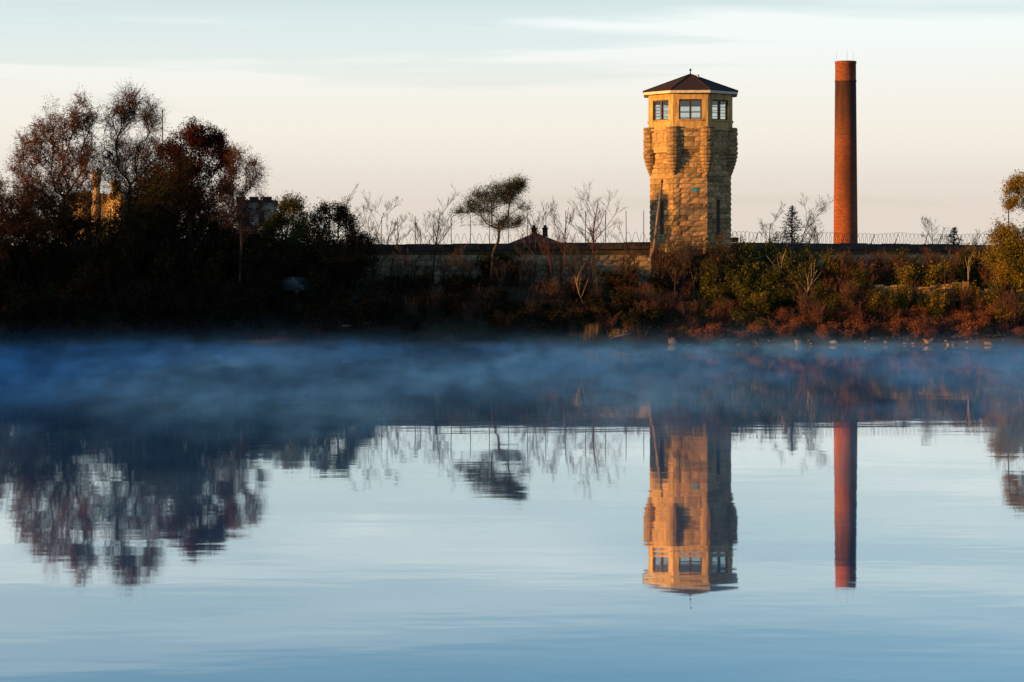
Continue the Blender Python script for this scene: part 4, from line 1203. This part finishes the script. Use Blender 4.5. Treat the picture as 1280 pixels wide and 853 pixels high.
# dry grass tuft catching the sun, and grass cover on the bank
def blades(pos, hmin, hmax, wid, lean=.35):
    n = len(pos)
    h = RNG.uniform(hmin, hmax, n); a = RNG.uniform(0, 6.28, n); l = RNG.uniform(0, lean, n) * h
    d = np.stack([np.cos(a) * l, np.sin(a) * l, h], -1); s_ = np.stack([-np.sin(a), np.cos(a), np.zeros(n)], -1) * wid
    m = pos + d * [.4, .4, .6]
    V = np.stack([pos - s_, pos + s_, m + s_ * .7, m - s_ * .7, pos + d + s_ * .12, pos + d - s_ * .12], 1)
    Q = (np.arange(n) * 6)[:, None, None] + np.array([[0, 1, 2, 3], [3, 2, 4, 5]])[None]
    return V.reshape(-1, 3), Q.reshape(-1, 4)
def tuft(px, D, h, n, label, leafm=None):
    bx = wx(px, D); p = RNG.normal(size=(n, 3)) * [.28, .2, 0]
    v, q = blades(p, h * .5, h, .014)
    o = link('grass_tuft', mesh_quads('grass_tuft', v, q, leafm or L_straw, rnd=RNG.random(len(q)))); o.location = (bx, D, gz(bx, D) - .05)
    return tag(o, label, 'grass', None)
tuft(742, 152.6, 1.3, 260, 'straw coloured grass tuft lit by the sun on the dark shore')
tuft(736, 152.3, .8, 160, 'low straw tuft beside the taller sunlit tuft')
tuft(770, 152.4, .7, 140, 'small straw tuft by the fallen branch on the dark shore')
n = 60000
gp = np.stack([RNG.uniform(-46, 46, n), 151 + RNG.random(n) ** 1.5 * 12.5, np.zeros(n)], -1)
gp = gp[fbm(gp[:, 0], gp[:, 1], .9, 5) + RNG.normal(size=n) * .4 > -.25]
gp[:, 2] = ground_z(gp[:, 0], gp[:, 1]) - .03
v, q = blades(gp, .15, .5, .014, .7)
tag(link('bank_grass', mesh_quads('bank_grass', v, q, L_bank, rnd=np.repeat(RNG.random(len(gp)), 2))), 'rough dry grass and weeds covering the far bank', 'grass', kind='stuff')

# ------------------------------------------------------------------ stones at the water's edge and the bluff
def rock_mesh(seed):
    import bmesh
    bm = bmesh.new(); bmesh.ops.create_icosphere(bm, subdivisions=1, radius=.5)
    r = random.Random(seed)
    for v in bm.verts:
        c = v.co
        c.x = max(-.42, min(.42, c.x * 1.15)); c.y = max(-.4, min(.4, c.y * 1.15)); c.z = max(-.36, min(.36, c.z * 1.2))
        v.co = c * r.uniform(.86, 1.14)
    me = bpy.data.meshes.new('rock'); bm.to_mesh(me); bm.free(); me.materials.append(rock_mat)
    return me
ROCKS = [rock_mesh(i) for i in range(7)]
def rock(px, D, w, h, label, group):
    x_ = wx(px, D); o = link('shore_rock', random.choice(ROCKS)); hz = max(gz(x_, D), -.05)
    o.location = (x_, D, hz + h * U(.02, .25)); o.scale = (w, w * U(.6, 1.1), h); o.rotation_euler = (U(-.15, .15), U(-.15, .15), U(-.5, .5))
    return tag(o, label, 'rock', group)
for i in range(70):
    px = 836 + i * 6 + U(-8, 8); w = U(.12, .4) if i % 11 else U(.5, .8)
    rock(px, float(shore_y(wx(px, 151))) + U(-.1, 1.5), w, w * U(.45, .9), 'pale limestone rock at the water on the sunlit shore', 'limestone rocks along the sunlit shore')
for px in (840, 998):
    rock(px, float(shore_y(wx(px, 151))) + .35, U(.6, .8), U(.55, .75), 'big squarish sunlit limestone block at the waterline', 'big blocks at the sunlit waterline')
bl = thing('limestone_bluff', (wx(1092, 157.3), 157.3, 1.9), 'sunlit limestone ledge rising behind the red brush on the right bank', 'bluff')
for sgm in range(5):                              # the ledge steps back in slanting faces, each turned to the morning sun
    ang = R(-33 + U(-6, 6)); ux_ = Vector((math.cos(ang), math.sin(ang), 0)); nn = Vector((ux_.y, -ux_.x, 0))
    O_ = Vector((-.9 + sgm * 2.75, .9 + U(-.3, .3), 0)); ln = 3.25; ht = U(2.1, 2.7)
    s = MB(); Mf = Matrix.Translation(O_) @ Matrix((ux_, -nn, Vector((0, 0, 1)))).transposed().to_4x4()
    s.box(.05, ln - .05, .16, 1.9, -1.2, ht - .9, M=Mf); s.build('core', bluff_mat, bl)
    for (u_, z_, w_, h_) in lay_rows(ln, -.6, ht, .45, .5, 1.5):
        z_ += .1 * math.sin(u_ * 2.1 + sgm)
        place_stones([(u_, z_, w_, h_)], O_ + nn * U(-.05, .16), ux_, nn, STONES['bluff_limestone'], bl, .22, 'ledge_stone')

for i in range(15):
    shrub(('brown', 'yellow', 'green')[i % 3], 1088 + i * 10.5 + U(-4, 4), U(158.9, 159.6), U(.45, .75), 'small bush growing along the top of the limestone ledge', 'bushes along the top of the ledge', U(.7, .95))
for i in range(16):
    shrub(('redtwig', 'yellow', 'redtwig', 'green')[i % 4], 1086 + i * 10 + U(-6, 6), U(154.6, 156.2), U(.95, 1.4), 'thin bush standing before the sunlit limestone ledge', 'bushes before the ledge', U(.6, .8))

def log(px0, py0, px1, py1, D, r, label, m=drift_mat):
    a = Vector((wx(px0, D), D, wz(py0, D))); b = Vector((wx(px1, D), D + .5, wz(py1, D)))
    a.z = max(a.z, gz(a.x, a.y) + r * .6); b.z = max(b.z, gz(b.x, b.y) + r * .6)
    L_ = np.array(b - a); f = np.linspace(0, 1, 7)
    pl = Plant(); P = L_[None] * f[:, None] + RNG.normal(size=(7, 3)) * .04
    pl.tube(P, np.linspace(r, r * .45, 7) * RNG.uniform(.9, 1.1, 7), 7)
    for i in (2, 4, 5):
        d = RNG.normal(size=3); d[2] = abs(d[2]); d /= np.linalg.norm(d); pl.sticks([P[i]], [P[i] + d * .6], r * .4, r * .15)
    o = link('fallen_branch', mesh_quads('fallen_branch', np.concatenate(pl.V), np.concatenate(pl.Q), m, True)); o.location = a
    return tag(o, label, 'branch')
log(428, 408, 465, 403, 152.4, .07, 'bleached fallen branch lying on the shaded shore left of the wall')
log(762, 425, 790, 417, 151.8, .06, 'pale fallen branch beside the straw tuft')
log(1232, 427, 1262, 425, 151.2, .16, 'dark waterlogged log at the water below the golden tree', bark_dark)
log(1116, 424, 1127, 404, 152.2, .06, 'short pale branch propped up in the red brush')
log(1188, 423, 1226, 421, 151.6, .11, 'sunlit log lying on stones below the golden tree')

# ------------------------------------------------------------------ mist lying on the water
def mist_material():
    m = bpy.data.materials.new('morning_mist'); m.use_nodes = True
    N = m.node_tree.nodes; L = m.node_tree.links; N.clear()
    out = N.new('ShaderNodeOutputMaterial'); pv = N.new('ShaderNodeVolumePrincipled')
    pv.inputs['Color'].default_value = (.20, .58, 1.0, 1); pv.inputs['Anisotropy'].default_value = 0.15  # white mist tinted blue: the skylight falling on it is put into its colour
    tc = N.new('ShaderNodeTexCoord'); sp = N.new('ShaderNodeSeparateXYZ'); L.new(tc.outputs['Object'], sp.inputs[0])
    def mth(op, a, b=None, clamp=False):
        n = N.new('ShaderNodeMath'); n.operation = op; n.use_clamp = clamp
        for i, v in enumerate((a, b)):
            if v is None: continue
            if isinstance(v, (int, float)): n.inputs[i].default_value = v
            else: L.new(v, n.inputs[i])
        return n.outputs[0]
    hfall = mth('POWER', 2.718, mth('MULTIPLY', sp.outputs['Z'], -1 / .42))
    def nz(sx, sy, sz, lo, hi, y0, y1, detail):
        mp = N.new('ShaderNodeMapping'); mp.inputs['Scale'].default_value = (sx, sy, sz); L.new(tc.outputs['Object'], mp.inputs['Vector'])
        ns = N.new('ShaderNodeTexNoise'); ns.inputs['Scale'].default_value = 1.0; ns.inputs['Detail'].default_value = detail; ns.inputs['Distortion'].default_value = .6; L.new(mp.outputs[0], ns.inputs['Vector'])
        return rng(ns.outputs['Fac'], lo, hi, y0, y1)
    def rng(src, lo, hi, y0, y1):
        mr = N.new('ShaderNodeMapRange'); mr.interpolation_type = 'SMOOTHSTEP'
        for k, v in (('From Min', lo), ('From Max', hi), ('To Min', y0), ('To Max', y1)): mr.inputs[k].default_value = v
        L.new(src, mr.inputs['Value']); return mr.outputs[0]
    wisps = mth('MULTIPLY', nz(.09, .06, .3, .38, .62, .30, 1.5, 2), nz(.55, .22, 1.1, .38, .62, .30, 1.6, 5))
    along = mth('MULTIPLY', mth('POWER', rng(sp.outputs['Y'], 28, 165, 0, 1), 1.2), rng(sp.outputs['Y'], 144, 153, 1, .25))
    dn = mth('MULTIPLY', mth('MULTIPLY', hfall, wisps), mth('MULTIPLY', along, .076))
    L.new(dn, pv.inputs['Density']); L.new(pv.outputs[0], out.inputs['Volume'])
    return m
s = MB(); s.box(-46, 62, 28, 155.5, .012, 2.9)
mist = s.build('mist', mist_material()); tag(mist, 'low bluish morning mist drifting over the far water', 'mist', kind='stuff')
